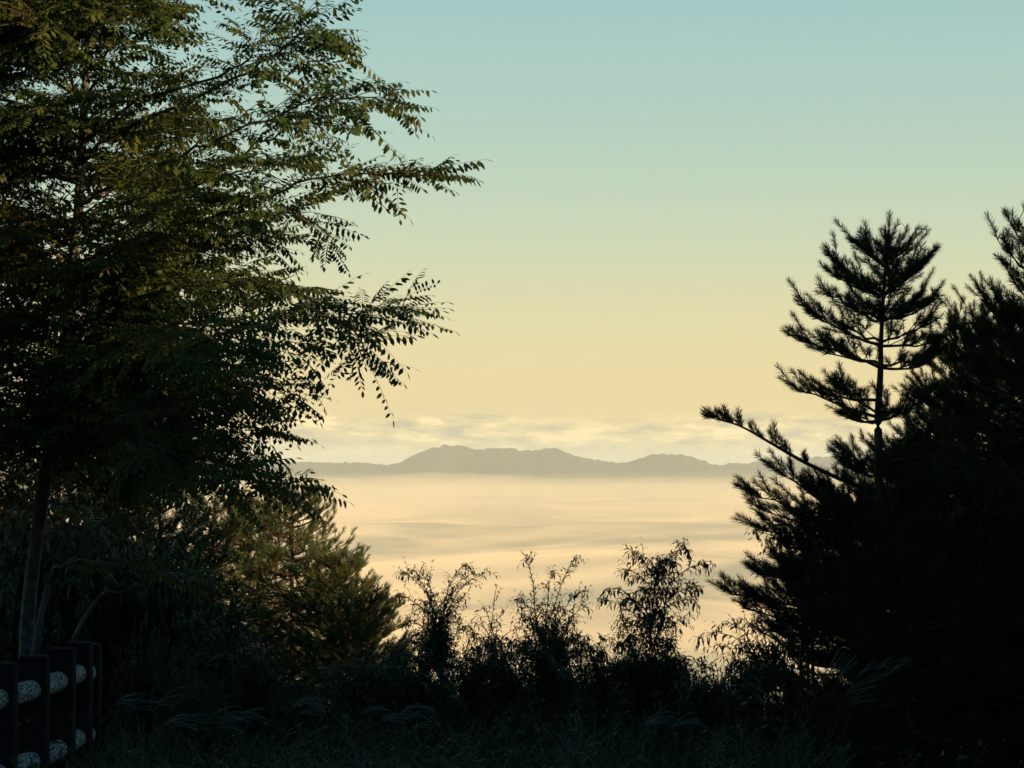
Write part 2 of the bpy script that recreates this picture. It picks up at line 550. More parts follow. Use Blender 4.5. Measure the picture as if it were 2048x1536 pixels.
# ---- haze: even air round everything
def box(name, lo, hi, mat):
    mb = MB()
    (a, b, c), (d, e, f) = lo, hi
    v = [(a, b, c), (d, b, c), (d, e, c), (a, e, c), (a, b, f), (d, b, f), (d, e, f), (a, e, f)]
    mb.add(v, None, [(0, 3, 2, 1), (4, 5, 6, 7), (0, 1, 5, 4), (1, 2, 6, 5), (2, 3, 7, 6), (3, 0, 4, 7)])
    return mb.build(name, mat)
tag(box('haze', (-90000, -1200, -212.0), (90000, 90000, 105), M['haze']), kind='stuff')

# ------------------------------------------------------------------ vegetation: materials
M['bark_pale'] = mat_surface('grey locust bark', (.07, .078, .08), (.17, .185, .19), 14, .9, .6, 40)
M['bark_limb'] = mat_surface('dark young locust bark', (.045, .04, .033), (.11, .095, .075), 14, .9, .4, 40)
M['bark_pine'] = mat_surface('pine bark', (.045, .032, .024), (.11, .075, .05), 10, .95, .6, 30)
M['twig'] = mat_surface('shrub twig', (.05, .04, .028), (.09, .07, .045), 10, .9)
M['locust'] = mat_leaf('locust leaf', (.030, .066, .017), (.066, .092, .021), (.145, .118, .026), 1.1, .36)
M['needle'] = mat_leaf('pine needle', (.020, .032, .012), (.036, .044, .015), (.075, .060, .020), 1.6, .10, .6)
M['needle_lit'] = mat_leaf('sun-lightened pine needle', (.042, .068, .022), (.080, .104, .034), (.14, .13, .046), 2.2, .10, .6)  # lighter copy of the needle colour, sunlight on the left pines painted in
M['shrub_leaf'] = mat_leaf('shrub leaf', (.028, .042, .014), (.045, .055, .018), (.070, .055, .022), 2.0, .22)
M['bush_leaf'] = mat_leaf('undergrowth leaf', (.022, .040, .020), (.034, .052, .024), (.050, .058, .026), 1.5, .2)
M['weed'] = mat_leaf('weed leaf', (.045, .085, .060), (.065, .115, .080), (.09, .12, .085), 3.0, .2)
M['grass'] = mat_leaf('grass blade', (.035, .052, .025), (.055, .07, .032), (.10, .09, .045), 2.5, .25)
M['plume'] = mat_surface('silver grass plume', (.10, .11, .10), (.20, .20, .18), 8, .9)
M['concrete_dark'] = mat_surface('dark stained concrete', (.010, .012, .015), (.024, .026, .030), 9, .95, .35, 60, spec=.06)
m = mat_surface('speckled pale rail', (.018, .022, .026), (.62, .66, .68), 58, .9, 1.0, 70, detail=2, lo=.44, hi=.58)
M['rail'] = m

# ------------------------------------------------------------------ leaf templates
def leaf_blade(mb, base, d, up, length, width, droop=0.0, nseg=3, fold=0.0):
    """one leaf: a pointed blade bending down towards its tip"""
    Fm = frame(d, up)
    sx, fy, uz = Fm[:, 0], Fm[:, 1], Fm[:, 2]
    prof = {2: (0.0, 1.0, 0.0), 3: (0.0, 0.9, 0.85, 0.0), 4: (0.0, .75, 1.0, .7, 0.0)}[nseg]
    pts = []; p = np.array(base, float); a = 0.0
    for k in range(nseg + 1):
        pts.append(p.copy())
        a -= droop / nseg
        p = p + (fy * math.cos(a) + uz * math.sin(a)) * length / nseg
    v = [pts[0]]
    for k in range(1, nseg):
        w = width * 0.5 * prof[k]
        v.append(pts[k] - sx * w + uz * fold * w); v.append(pts[k] + sx * w + uz * fold * w)
    v.append(pts[-1])
    f3 = [(0, 2, 1)]; f4 = []
    for k in range(nseg - 2):
        a_ = 1 + 2 * k
        f4.append((a_, a_ + 1, a_ + 3, a_ + 2))
    e_ = 1 + 2 * (nseg - 2)
    f3.append((e_, e_ + 1, e_ + 2))
    mb.add(v, f3, f4)

def locust_leaf(rng, pairs, length, light=False):
    """feathered leaf: a stalk along +Y with paired oval leaflets that hang from it"""
    mb = MB()
    n = pairs + 2
    sag = rng.uniform(-.06, .16)
    t = np.linspace(0, 1, n)
    bend = rng.uniform(-.12, .12)
    ax = np.column_stack((bend * length * t * t, length * t, -sag * length * t * t))
    if light: mb.add([ax[0] - (.0013, 0, 0), ax[0] + (.0013, 0, 0), ax[n // 2] + (0, 0, .001), ax[-1]], [(0, 1, 2), (1, 3, 2)])
    else: tube(mb, ax[::2] if n > 6 else ax, np.linspace(.0016, .0008, len(ax[::2] if n > 6 else ax)), 3, False)
    hang = rng.uniform(.15, 1.0); miss = rng.choice((.02, .06, .12, .3))
    for k in range(1, n - 1):
        ll = length * rng.uniform(.15, .24) * (1.0 if 1 < k < n - 2 else .8)
        for s in (-1, 1):
            if rng.random() < miss: continue
            h = hang + rng.uniform(-.25, .25)
            d = np.array((s * math.cos(h), .42 + rng.uniform(-.1, .1), -math.sin(h)))
            leaf_blade(mb, ax[k] + norm(d) * .003, d, (s * .5, 0.2, 1), ll, ll * rng.uniform(.38, .46) * (1.12 if light else 1), .25, 2 if light else 3)
    leaf_blade(mb, ax[-1], (rng.uniform(-.2, .2), 1, -.35), (0, 0, 1), length * .17, length * .07, .2, 2 if light else 3)
    return mb

rngT = random.Random(4)
LOCUST = [locust_leaf(rngT, rngT.choice((4, 5, 6, 7, 7, 8, 9)), rngT.uniform(.22, .34)) for _ in range(16)]
rngT = random.Random(4)
LOCUST_LIGHT = [locust_leaf(rngT, rngT.choice((4, 5, 6, 7, 7, 8, 9)), rngT.uniform(.22, .34), True) for _ in range(16)]
LOCUST_ME = [None] * len(LOCUST)

def rot_about(d, ang):
    """frame along d rolled by ang"""
    Fm = frame(d)
    c, s = math.cos(ang), math.sin(ang)
    x = Fm[:, 0] * c + Fm[:, 2] * s
    z = -Fm[:, 0] * s + Fm[:, 2] * c
    return np.column_stack((x, Fm[:, 1], z))

def mat4(M3, T):
    m = Matrix.Identity(4)
    for i in range(3):
        for j in range(3): m[i][j] = float(M3[i][j])
        m[i][3] = float(T[i])
    return m

def grow_limb(mbw, leaves, pts, r0, r1, rng, twig=0.5, gap=0.085, leafgap=0.055, start=.18, prune=0.0):
    """a locust limb with its twigs; leaves collects (place, direction, roll, scale)"""
    length = float(np.sum(np.linalg.norm(np.diff(np.asarray(pts), axis=0), axis=1)))
    n = max(8, int(length / .12))
    c = curve(pts, n)
    c[1:-1] += np.array([[rng.gauss(0, .012) for _ in range(3)] for _ in range(n - 2)])
    tube(mbw, c, np.linspace(r0, r1, n), 6)
    s = start * length
    side = rng.choice((-1, 1))
    while s < length:
        u = s / length
        i = min(n - 2, int(u * (n - 1)))
        p = c[i] + (c[i + 1] - c[i]) * (u * (n - 1) - i)
        d = norm(c[i + 1] - c[i])
        roll = rng.uniform(-.9, .9)
        Fm = frame(d)
        sv = Fm[:, 0] * math.cos(roll) * side + Fm[:, 2] * math.sin(roll)
        a = R(rng.uniform(28, 62))
        td = norm(d * math.cos(a) + sv * math.sin(a) + np.array((0, 0, rng.uniform(-.12, .16))))
        tl = twig * rng.uniform(.45, 1.15) * (1.0 - .45 * u)
        if rng.random() >= prune:
            q = [p, p + td * tl * .5 + np.array((0, 0, .04 * tl)), p + td * tl + np.array((0, 0, rng.uniform(-.10, .10) * tl))]
            add_twig(mbw, leaves, q, .0045, rng, leafgap)
            if tl > .3:
                for _ in range(2):
                    g = q[0] + (q[2] - q[0]) * rng.uniform(.25, .8)
                    gd = norm(td + frame(td)[:, 0] * rng.choice((-1, 1)) * rng.uniform(.5, 1.0) + np.array((0, 0, rng.uniform(-.5, .45))))
                    gl = tl * rng.uniform(.3, .6)
                    add_twig(mbw, leaves, [g, g + gd * gl * .5, g + gd * gl + np.array((0, 0, -.08 * gl))], .003, rng, leafgap)
        side = -side
        s += gap * rng.uniform(.6, 1.4)
    add_twig(mbw, leaves, [c[-2], c[-1], c[-1] + norm(c[-1] - c[-3]) * .12], .004, rng, leafgap)

def add_twig(mbw, leaves, q, r, rng, leafgap):
    tl = float(np.linalg.norm(np.asarray(q[-1]) - np.asarray(q[0])))
    m = max(4, int(tl / .1))
    tc_ = curve(q, m)
    tube(mbw, tc_, np.linspace(r, .0014, m), 3, False)
    sgn = rng.choice((-1, 1)); w = rng.uniform(.02, .12)
    while w < tl:
        u = w / tl; i = min(m - 2, int(u * (m - 1)))
        p = tc_[i] + (tc_[i + 1] - tc_[i]) * (u * (m - 1) - i)
        d = norm(tc_[i + 1] - tc_[i])
        Fm = frame(d)
        a = R(rng.uniform(35, 70))
        ld = norm(d * math.cos(a) + Fm[:, 0] * sgn * math.sin(a) + np.array((0, 0, rng.uniform(-.20, .22))))
        if rng.random() > .07: leaves.append((p, ld, rng.gauss(0, .5), rng.choice((rng.uniform(.45, .8), rng.uniform(.75, 1.1), rng.uniform(.8, 1.1)))))
        sgn = -sgn; w += leafgap * rng.uniform(.7, 1.4)
    leaves.append((tc_[-1], norm(tc_[-1] - tc_[-2]), rng.gauss(0, .3), rng.uniform(.8, 1.1)))

def place_leaves(tree, leaves, rng, n_single, score, mat, name='leaf'):
    """the leaves that show best as objects of their own, the rest joined"""
    order = sorted(range(len(leaves)), key=lambda k: -score(leaves[k]))
    single = set(order[:n_single])
    o3 = world_loc(tree)
    mb = MB(); rest = []
    for k, (p, d, roll, sc) in enumerate(leaves):
        j = rng.randrange(len(LOCUST))
        if k in single:
            M3 = rot_about(d, roll) * sc
            if LOCUST_ME[j] is None: LOCUST_ME[j] = LOCUST[j].mesh('locust_leaf', mat)
            ob = bpy.data.objects.new(name, LOCUST_ME[j])
            COL.objects.link(ob); ob.parent = tree
            ob.matrix_local = mat4(M3, p - o3)
        else:
            rest.append((j, p, d, roll, sc))
    batch_place(mb, LOCUST_LIGHT, rest)
    if mb.n:
        tag(mb.build('foliage', mat, tree), kind='stuff')

def to_px(p):
    x, y, z = p[0], p[1], p[2] - EYE
    dep = y * math.cos(PITCH) + z * math.sin(PITCH)
    up = -y * math.sin(PITCH) + z * math.cos(PITCH)
    return 1024 + F * x / dep, 768 - F * up / dep

# ------------------------------------------------------------------ the big locust on the left
rng = random.Random(11)
tr_px = [(52, 1345, 17.4), (58, 1200, 17.3), (82, 1010, 17.1), (112, 800, 16.9), (140, 600, 16.7), (156, 430, 16.5), (166, 250, 16.4), (178, 60, 16.3), (186, -160, 16.2), (200, -420, 16.1), (190, -640, 16.1)]
trunk = curve([P(*p) for p in tr_px], 44)
trunk[0, 2] = gz(trunk[0, 0], trunk[0, 1]) - .05
base = np.array((trunk[0, 0], trunk[0, 1], gz(trunk[0, 0], trunk[0, 1])))
locust = tag(empty('locust_tree', base), 'tall locust tree with feathered leaves reaching over the fog view, behind the fence', 'tree')
mb = MB()
trr = np.interp(np.arange(44), [0, 6, 20, 30, 43], [.058, .050, .036, .024, .006])
tube(mb, trunk, trr, 9)
mb.build('trunk', M['bark_pale'], locust, smooth=True)

def on_trunk(py, tr=trunk):
    """trunk point at photo row py"""
    rows = np.array([to_px(p)[1] for p in tr])
    i = int(np.argmin(np.abs(rows - py)))
    return tr[i]

leaves = []
limb_specs = [
    # foot row on the trunk, then (px, py, distance) points to the tip, twig length
    (330, [(255, 262, 15.9), (390, 165, 15.3), (525, 98, 14.9), (580, 45, 14.6), (600, -10, 14.4)], .36),
    (300, [(300, 215, 16.0), (470, 130, 15.6), (570, 95, 15.4), (630, 70, 15.2)], .34),
    (420, [(300, 330, 15.6), (470, 262, 15.0), (620, 215, 14.6), (760, 200, 14.3)], .36),
    (450, [(320, 360, 16.4), (480, 300, 16.2), (590, 265, 16.0), (650, 262, 15.8)], .30),
    (560, [(300, 470, 15.6), (450, 415, 15.0), (620, 375, 14.6), (740, 355, 14.3), (850, 350, 14.1)], .27),
    (600, [(300, 500, 16.2), (480, 450, 16.0), (580, 435, 15.8), (650, 460, 15.6)], .28),
    (640, [(280, 560, 15.8), (440, 556, 15.2), (560, 585, 14.9), (690, 625, 14.6), (805, 615, 14.4)], .30),
    (650, [(300, 570, 15.3), (480, 575, 14.8), (620, 620, 14.5), (695, 655, 14.4), (728, 712, 14.3)], .16),
    (700, [(270, 640, 15.9), (420, 640, 15.5), (520, 675, 15.2), (590, 710, 15.0)], .32),
    (760, [(270, 700, 15.6), (400, 710, 15.2), (490, 745, 14.9), (560, 780, 14.8)], .30),
    (820, [(240, 770, 15.9), (350, 790, 15.5), (440, 825, 15.3), (520, 860, 15.1)], .28),
    (870, [(230, 810, 15.6), (340, 830, 15.2), (440, 880, 14.9), (530, 930, 14.7), (585, 965, 14.6)], .24),
    (900, [(240, 850, 15.0), (330, 880, 14.6), (420, 930, 14.4), (490, 955, 14.3)], .24),
    (930, [(210, 880, 15.8), (300, 900, 15.5), (390, 925, 15.3), (470, 945, 15.2)], .28),
    (480, [(260, 420, 15.2), (360, 380, 14.6), (470, 345, 14.2), (560, 330, 14.0)], .34),
    (720, [(250, 660, 15.2), (340, 650, 14.6), (430, 665, 14.2), (500, 690, 14.0)], .32),
]
# limbs to the sides, towards the camera and away, up the whole stem
for k in range(118):
    py = rng.uniform(-520, 900)
    p0 = on_trunk(py)
    ang = rng.uniform(0, 2 * math.pi)
    ln = rng.uniform(.8, 1.75) * (1.0 if py > -200 else .6)
    d = np.array((math.cos(ang), math.sin(ang) * .85, 0))
    if d[0] > .35 and py > -60: d[0] *= .5
    rise = rng.uniform(.05, .45) if py < 500 else rng.uniform(-.15, .2)
    if k > 92:
        py = rng.uniform(430, 960); p0 = on_trunk(py); ang = rng.uniform(-1.2, 1.9); d = np.array((math.cos(ang), math.sin(ang) - .15, 0)); ln = rng.uniform(.7, 1.35); rise = rng.uniform(-.3, .15)
    elif k > 58:
        py = rng.uniform(-60, 940); p0 = on_trunk(py); ang = rng.uniform(math.pi * .45, math.pi * 1.55); d = np.array((math.cos(ang), math.sin(ang) * .9, 0)); ln = rng.uniform(.7, 1.6)
    limb_specs.append((py, [p0 + d * ln * .4 + np.array((0, 0, rise * ln * .5)), p0 + d * ln * .75 + np.array((0, 0, rise * ln * .8)), p0 + d * ln + np.array((0, 0, rise * ln * .8))], rng.uniform(.35, .55)))
for py, pts, tw in limb_specs:
    p0 = on_trunk(py)
    q = [p0] + [P(*p) if len(p) == 3 and isinstance(p, tuple) else np.asarray(p) for p in pts]
    mb = MB()
    for j in range(1, len(q) - 1): q[j] = q[j] + np.array((rng.gauss(0, .05), rng.gauss(0, .08), rng.gauss(0, .045)))
    grow_limb(mb, leaves, q, .013, .0035, rng, tw, .062, .047, start=.12)
    mb.build('limb', M['bark_limb'], locust)
def locust_score(l):
    x, y = to_px(l[0])
    if not (-20 < x < 1000 and -20 < y < 1040): return -9
    return x / 600.0 - l[0][1] * .1
place_leaves(locust, leaves, rng, 300, locust_score, M['locust'])

# ---- slim saplings beside it
def sapling(path, r0, limbs, label, seed, tw=.35, gap=.12):
    rg = random.Random(seed)
    c = curve([P(*p) for p in path], 16)
    b = np.array((c[0, 0], c[0, 1], gz(c[0, 0], c[0, 1])))
    c[0, 2] = b[2] - .04
    t = tag(empty('locust_sapling', b), label, 'sapling')
    mb = MB(); tube(mb, c, np.linspace(r0, r0 * .4, 16), 8)
    mb.build('trunk', M['bark_pale'], t, smooth=True)
    lv = []
    for q in limbs:
        mb = MB()
        grow_limb(mb, lv, [P(*p) for p in q], r0 * .45, .003, rg, tw, gap, .06, start=.45)
        mb.build('limb', M['bark_pale'], t)
    place_leaves(t, lv, rg, 40, lambda l: -l[0][1], M['locust'])
sapling([(68, 1330, 17.2), (78, 1250, 17.2), (97, 1170, 17.2), (108, 1132, 17.2)], .030,
        [[(106, 1140, 17.2), (135, 1126, 17.0), (200, 1122, 16.8), (290, 1135, 16.6), (360, 1150, 16.5)],
         [(112, 1130, 17.2), (115, 1070, 17.3), (90, 1000, 17.4), (60, 930, 17.5)],
         [(120, 1135, 17.1), (160, 1105, 17.0), (210, 1040, 16.9), (250, 980, 16.8)]],
        'slim pale sapling forking low, leaning right between locust trunk and fence', 5)
sapling([(132, 1320, 17.6), (160, 1252, 17.6), (190, 1205, 17.6), (205, 1188, 17.6)], .021,
        [[(204, 1190, 17.6), (214, 1170, 17.6), (220, 1140, 17.6), (240, 1090, 17.7)],
         [(205, 1188, 17.6), (245, 1178, 17.5), (300, 1165, 17.4), (350, 1150, 17.3)]],
        'thin bent sapling with a small fork above the fence post', 6, .3)
sapling([(-22, 1345, 17.9), (-8, 1250, 17.9), (-14, 1100, 17.9), (-40, 900, 17.8), (-60, 700, 17.7)], .034,
        [[(-30, 950, 17.8), (40, 900, 17.6), (120, 860, 17.4), (200, 800, 17.2)],
         [(-50, 780, 17.8), (20, 700, 18.0), (90, 640, 18.1), (150, 560, 18.2)],
         [(-20, 1040, 17.8), (60, 1010, 18.2), (150, 1000, 18.5), (230, 960, 18.7)]],
        'grey sapling trunk left of the big locust, cut off by the picture edge', 7, .5, .08)

# ------------------------------------------------------------------ pines
def pine_shoot(rng, length, count, nl, w):
    mb = MB()
    tube(mb, [(0, 0, 0), (0, length * .95, 0)], [.004, .002], 3, False)
    v = []; f = []
    for k in range(count):
        y = length * (.04 + .94 * (k + rng.random()) / count)
        a = rng.uniform(0, 2 * math.pi)
        el = R(rng.uniform(26, 56)) * (1.0 if y < length * .9 else .55)
        d = np.array((math.cos(a) * math.sin(el), math.cos(el), math.sin(a) * math.sin(el)))
        s = norm(np.cross(d, (rng.gauss(0, 1), rng.gauss(0, 1), rng.gauss(0, 1)))) * w * .5
        b = np.array((0, y, 0)); t = b + d * nl * rng.uniform(.75, 1.15)
        m_ = b + (t - b) * .55 + s * .0
        v += [b - s * .6, b + s * .6, m_ + s, t]
        i = 4 * k
        f += [(i, i + 1, i + 2), (i, i + 2, i + 3)]
    mb.add(v, f)
    return mb

rp = random.Random(8)
SHOOTS = {'fine': [pine_shoot(rp, l_, int(c_), .055, .0044) for l_, c_ in ((.07, 64), (.09, 76), (.11, 88), (.13, 100), (.17, 120), (.20, 134))],
          'far': [pine_shoot(rp, l_, int(c_), .058, .0058) for l_, c_ in ((.07, 30), (.09, 36), (.11, 42), (.14, 50), (.12, 46))],
          'mid': [pine_shoot(rp, l_, int(c_), .050, .0048) for l_, c_ in ((.06, 40), (.08, 48), (.10, 56), (.12, 62), (.09, 52))],
          'coarse': [pine_shoot(rp, l_, int(c_), .13, .020) for l_, c_ in ((.22, 18), (.30, 24))]}

def pine_branch(mbw, mbn, base, tip, rng, kind, twig=.32, step=.085, r0=None, lift=.5, sag=(.05, .13), first=.22):
    base = np.asarray(base, float); tip = np.asarray(tip, float)
    ln = float(np.linalg.norm(tip - base))
    side = norm(np.cross(tip - base, (0, 0, 1)))
    mid = base + (tip - base) * .5 - np.array((0, 0, ln * rng.uniform(*sag))) + side * rng.gauss(0, .05) * ln
    n = max(6, int(ln / .11))
    c = curve([base, mid, tip], n)
    c[1:-1] += np.array([[rng.gauss(0, .008) for _ in range(3)] for _ in range(n - 2)])
    r0 = r0 or (.007 + .010 * ln)
    tube(mbw, c, np.linspace(r0, .0035, n), 5, False)
    sh = SHOOTS[kind]; items = []
    def shoot(p, d, big=False):
        items.append((rng.randrange(len(sh)) if not big else rng.randrange(len(sh) // 2, len(sh)), p, d, rng.uniform(0, 6.28), rng.uniform(.8, 1.1)))
    up = np.array((0, 0, 1.0))
    s = ln * first
    while s < ln:
        u = s / ln; i = min(n - 2, int(u * (n - 1)))
        p = c[i] + (c[i + 1] - c[i]) * (u * (n - 1) - i)
        d = norm(c[i + 1] - c[i]); sv = frame(d)[:, 0]
        for sg in (-1, 1):
            if rng.random() < .22: continue
            td = norm(d * rng.uniform(.6, 1.0) + sv * sg * rng.uniform(.35, .95) + up * rng.uniform(.05, .5))
            tl = twig * (1.0 - .55 * u) * rng.uniform(.35, 1.1)
            e = p + td * tl + up * tl * .12
            tube(mbw, [p, (p + e) / 2 - up * .01, e], [.0045, .0035, .003], 3, False)
            shoot(e, td + up * rng.uniform(.0, .8) * lift * 1.4)
            if tl > .14: shoot(p + td * tl * .55, td * .6 + sv * sg * .3 + up * rng.uniform(.1, .9) * lift * 1.4)
        if u > .35 and rng.random() < .7:
            shoot(p, d * .8 + up * rng.uniform(.2, 1.1) + sv * rng.gauss(0, .35))
        s += step * rng.uniform(.7, 1.3)
    e = c[-1]; d = norm(c[-1] - c[-2])
    shoot(e - d * .03, d + up * lift * .9, True)
    for sg in (-1, 1):
        shoot(e - d * .06, d * .8 + frame(d)[:, 0] * sg * .55 + up * lift * .7)
    batch_place(mbn, sh, items)

BRANCH_LIB = {}
LIB_LEN = (.3, .45, .62, .8, 1.0, 1.2, 1.45)
def lib_branch(kind, mat, twig, step, length, rg):
    """shared branch meshes: a few shapes for each length, lying along +Y"""
    j = int(np.argmin(np.abs(np.array(LIB_LEN) - length)))
    key = (kind, mat, round(twig, 2), round(step, 3), j)
    if key not in BRANCH_LIB:
        out = []
        for v in range(4):
            r_ = random.Random(1000 + 37 * v + 11 * j)
            mw, mn = MB(), MB()
            pine_branch(mw, mn, (0, 0, 0), (0, LIB_LEN[j], .15 * LIB_LEN[j]), r_, kind, twig, step)
            out.append((mw.mesh('branch', M['bark_pine']), mn.mesh('foliage', M[mat])))
        BRANCH_LIB[key] = out
    return LIB_LEN[j], BRANCH_LIB[key][rg.randrange(4)]

def place_branch(t, o3, bp, tp, kind, mat, twig, step, rg):
    v = np.asarray(tp) - np.asarray(bp); L_ = float(np.linalg.norm(v))
    l0, (mw, mn) = lib_branch(kind, mat, twig, step, L_, rg)
    s_ = L_ / (l0 * math.hypot(1, .15))
    az = math.atan2(-v[0], v[1]); pitch = math.atan2(v[2], math.hypot(v[0], v[1])) - math.atan(.15)
    m = Matrix.Translation(Vector(np.asarray(bp) - o3)) @ Matrix.Rotation(az, 4, 'Z') @ Matrix.Rotation(pitch, 4, 'X') @ Matrix.Rotation(rg.gauss(0, .15), 4, 'Y') @ Matrix.Diagonal((s_ * rg.choice((-1, 1)), s_, s_, 1))
    b = bpy.data.objects.new('branch', mw); COL.objects.link(b); b.parent = t; b.matrix_local = m
    f = bpy.data.objects.new('foliage', mn); COL.objects.link(f); f.parent = b; f['kind'] = 'stuff'

def pine(name, label, trunk_pts, r0, branches, seed, kind='fine', twig=.32, step=.085, mat='needle', leader=True, group=None, sag=(.05, .13), first=.22, shared=False):
    """branches: list of (base point, tip point)"""
    rg = random.Random(seed)
    n = 26
    c = curve(trunk_pts, n)
    b = np.array((c[0, 0], c[0, 1], gz(c[0, 0], c[0, 1])))
    c[0, 2] = b[2] - .06
    t = tag(empty(name, b), label, 'pine', group)
    mb = MB(); tube(mb, c, np.linspace(r0, .006, n), 8)
    if leader:
        mbn = MB()
        for q in range(3):
            sh = SHOOTS[kind]
            mbn.add_mb(sh[-1 - q % len(sh)], rot_about((rg.gauss(0, .06), rg.gauss(0, .06), 1), rg.uniform(0, 6)), c[-1] - np.array((0, 0, .12 * q)))
        for q in range(5):
            a = q * 1.257 + .4
            mbn.add_mb(SHOOTS[kind][q % len(SHOOTS[kind])], rot_about((math.cos(a) * .55, math.sin(a) * .55, 1), 0), c[-1] - np.array((0, 0, .02)))
    tr = mb.build('trunk', M['bark_pine'], t, smooth=True)
    if leader: tag(mbn.build('leader_needles', M[mat], tr), kind='stuff')
    for bp, tp in branches:
        if shared:
            place_branch(t, b, bp, tp, kind, mat, twig, step, rg)
            continue
        mw, mn = MB(), MB()
        pine_branch(mw, mn, bp, tp, rg, kind, twig, step, sag=sag, first=first)
        bo = mw.build('branch', M['bark_pine'], t)
        tag(mn.build('foliage', M[mat], bo), kind='stuff')
    return t

def whorls(trunk_pts, seed, spacing, count, reach, rise, z_lo=None, skip=None):
    """ring after ring of branches down a stem; reach(u) gives length by depth below the top"""
    rg = random.Random(seed)
    c = curve(trunk_pts, 60)
    out = []
    z = c[-1, 2] - spacing * .7
    lo = z_lo if z_lo is not None else c[0, 2] + .25
    a0 = rg.uniform(0, 6)
    while z > lo:
        i = int(np.argmin(np.abs(c[:, 2] - z)))
        dep = c[-1, 2] - z
        for k in range(count):
            a = a0 + k * 2 * math.pi / count + rg.uniform(-.3, .3)
            ln = reach(dep) * rg.uniform(.75, 1.12)
            d = np.array((math.cos(a), math.sin(a), 0))
            if skip and skip(d, z): continue
            h = rise(dep) * rg.uniform(.7, 1.3)
            b = c[i] + np.array((0, 0, rg.uniform(-.05, .05)))
            out.append((b, b + d * ln + np.array((0, 0, h * ln))))
        a0 += .9
        z -= spacing * rg.uniform(.8, 1.15)
    return out

def stem(px, d, top_py, lean=0.0):
    top = P(px, top_py, d)
    x0 = top[0] - lean
    return [np.array((x0, d, gz(x0, d))), np.array((x0 + lean * .3, d, (gz(x0, d) + top[2]) / 2)), top]

# ---- the tall pine on the right, branch by branch along its left side
D1 = 16.5
st1 = [P(1752, 1345, D1 + .05), P(1757, 1100, D1), P(1757, 900, D1), P(1756, 833, D1), P(1761, 740, D1), P(1762, 680, D1), P(1769, 560, D1), P(1777, 484, D1)]
def T1(py):
    return P(np.interp(py, [462, 560, 680, 833, 1100], [1777, 1769, 1761, 1757, 1755]), py, D1)
b1 = []
for fy, tx, ty, dd in [
    (533, 1706, 470, -.15), (535, 1738, 482, .25), (532, 1818, 480, -.1), (536, 1800, 478, .3), (540, 1770, 505, -.35),
    (586, 1664, 505, -.2), (592, 1656, 535, .2), (590, 1856, 512, -.15), (588, 1836, 520, .25), (596, 1740, 560, -.55), (596, 1790, 550, .6),
    (640, 1640, 566, -.1), (645, 1700, 600, .5), (640, 1868, 590, -.2), (644, 1850, 600, .35), (650, 1760, 610, -.7),
    (690, 1610, 610, -.15), (682, 1688, 640, .45), (686, 1866, 628, -.3), (692, 1880, 670, .25), (694, 1740, 660, -.75), (690, 1800, 655, .8),
    (735, 1590, 664, -.1), (728, 1640, 690, .6), (738, 1700, 720, -.8), (730, 1890, 690, -.3), (735, 1860, 712, .4),
    (800, 1640, 775, .5), (835, 1578, 762, -.12), (828, 1660, 752, .2), (838, 1690, 820, -.85), (834, 1900, 770, .1), (840, 1860, 780, -.6),
    (935, 1680, 886, .2), (950, 1700, 920, -.5), (940, 1850, 860, .3), (930, 1880, 880, -.5),
    (1060, 1545, 925, -.1), (1068, 1492, 975, -.25), (1075, 1502, 1000, .25), (1080, 1506, 1045, -.5), (1070, 1600, 960, .5), (1090, 1600, 1020, -.9), (1075, 1900, 960, .2), (1080, 1700, 1010, -1.1), (1070, 1850, 960, -.9),
    (1120, 1560, 1075, -.4), (1190, 1498, 1130, .1), (1195, 1560, 1110, -.6), (1230, 1442, 1172, -.15), (1235, 1500, 1185, -.6), (1240, 1610, 1160, -1.1), (1200, 1700, 1130, -1.2), (1200, 1850, 1120, -1.0), (1230, 1530, 1200, .4), (1150, 1520, 1140, .5), (1180, 1560, 1150, -.3), (1260, 1470, 1200, .3), (1280, 1540, 1245, -.4), (1290, 1590, 1265, .2), (1270, 1620, 1210, -.7), (1110, 1590, 1040, .2), (1030, 1640, 960, -.3), (1020, 1860, 930, .5)]:
    if ty < 800 and abs(dd) > .72: continue
    b_, t_ = T1(fy), P(tx, ty, D1 + dd)
    b1.append((b_, t_ - norm(t_ - b_) * .06 - np.array((0, 0, .045))))
pine('pine_tree', 'tall open pine with a bare upper stem and tiered upswept branches against the sky', st1, .040, b1, 21, 'fine', .24, .078, sag=(-.02, .07), first=.14)
# its long low branch with needles only along the upper side
def long_branch():
    t = [o for o in COL.objects if o.name == 'pine_tree'][0]
    rg = random.Random(77)
    c = curve([T1(985), P(1690, 962, D1 - .1), P(1610, 925, D1 - .15), P(1540, 885, D1 - .2), P(1480, 852, D1 - .22), P(1430, 838, D1 - .25)], 22)
    mw, mn = MB(), MB()
    tube(mw, c, np.linspace(.020, .004, 22), 6, False)
    for k in range(5, 22):
        d = norm(c[min(k + 1, 21)] - c[k - 1])
        for q in range(rg.choice((1, 2, 2, 3)) if k > 7 else rg.choice((0, 1, 2))):
            s = frame(d)[:, 0] * rg.uniform(-.7, .7)
            mn.add_mb(SHOOTS['fine'][rg.randrange(5)], rot_about(d * rg.uniform(.3, 1.0) + s + np.array((0, 0, rg.uniform(.25, 1.3))), rg.uniform(0, 6)) * rg.uniform(.6, 1.05), c[k] + (c[k] - c[k - 1]) * rg.uniform(-1, 0))
    for sg in (-.25, 0, .3):
        mn.add_mb(SHOOTS['fine'][1], rot_about(norm(c[-1] - c[-2]) + np.array((0, sg, .35 + sg)), 0), c[-1])
    bo = mw.build('branch', M['bark_pine'], t)
    tag(mn.build('foliage', M['needle'], bo), kind='stuff')
long_branch()

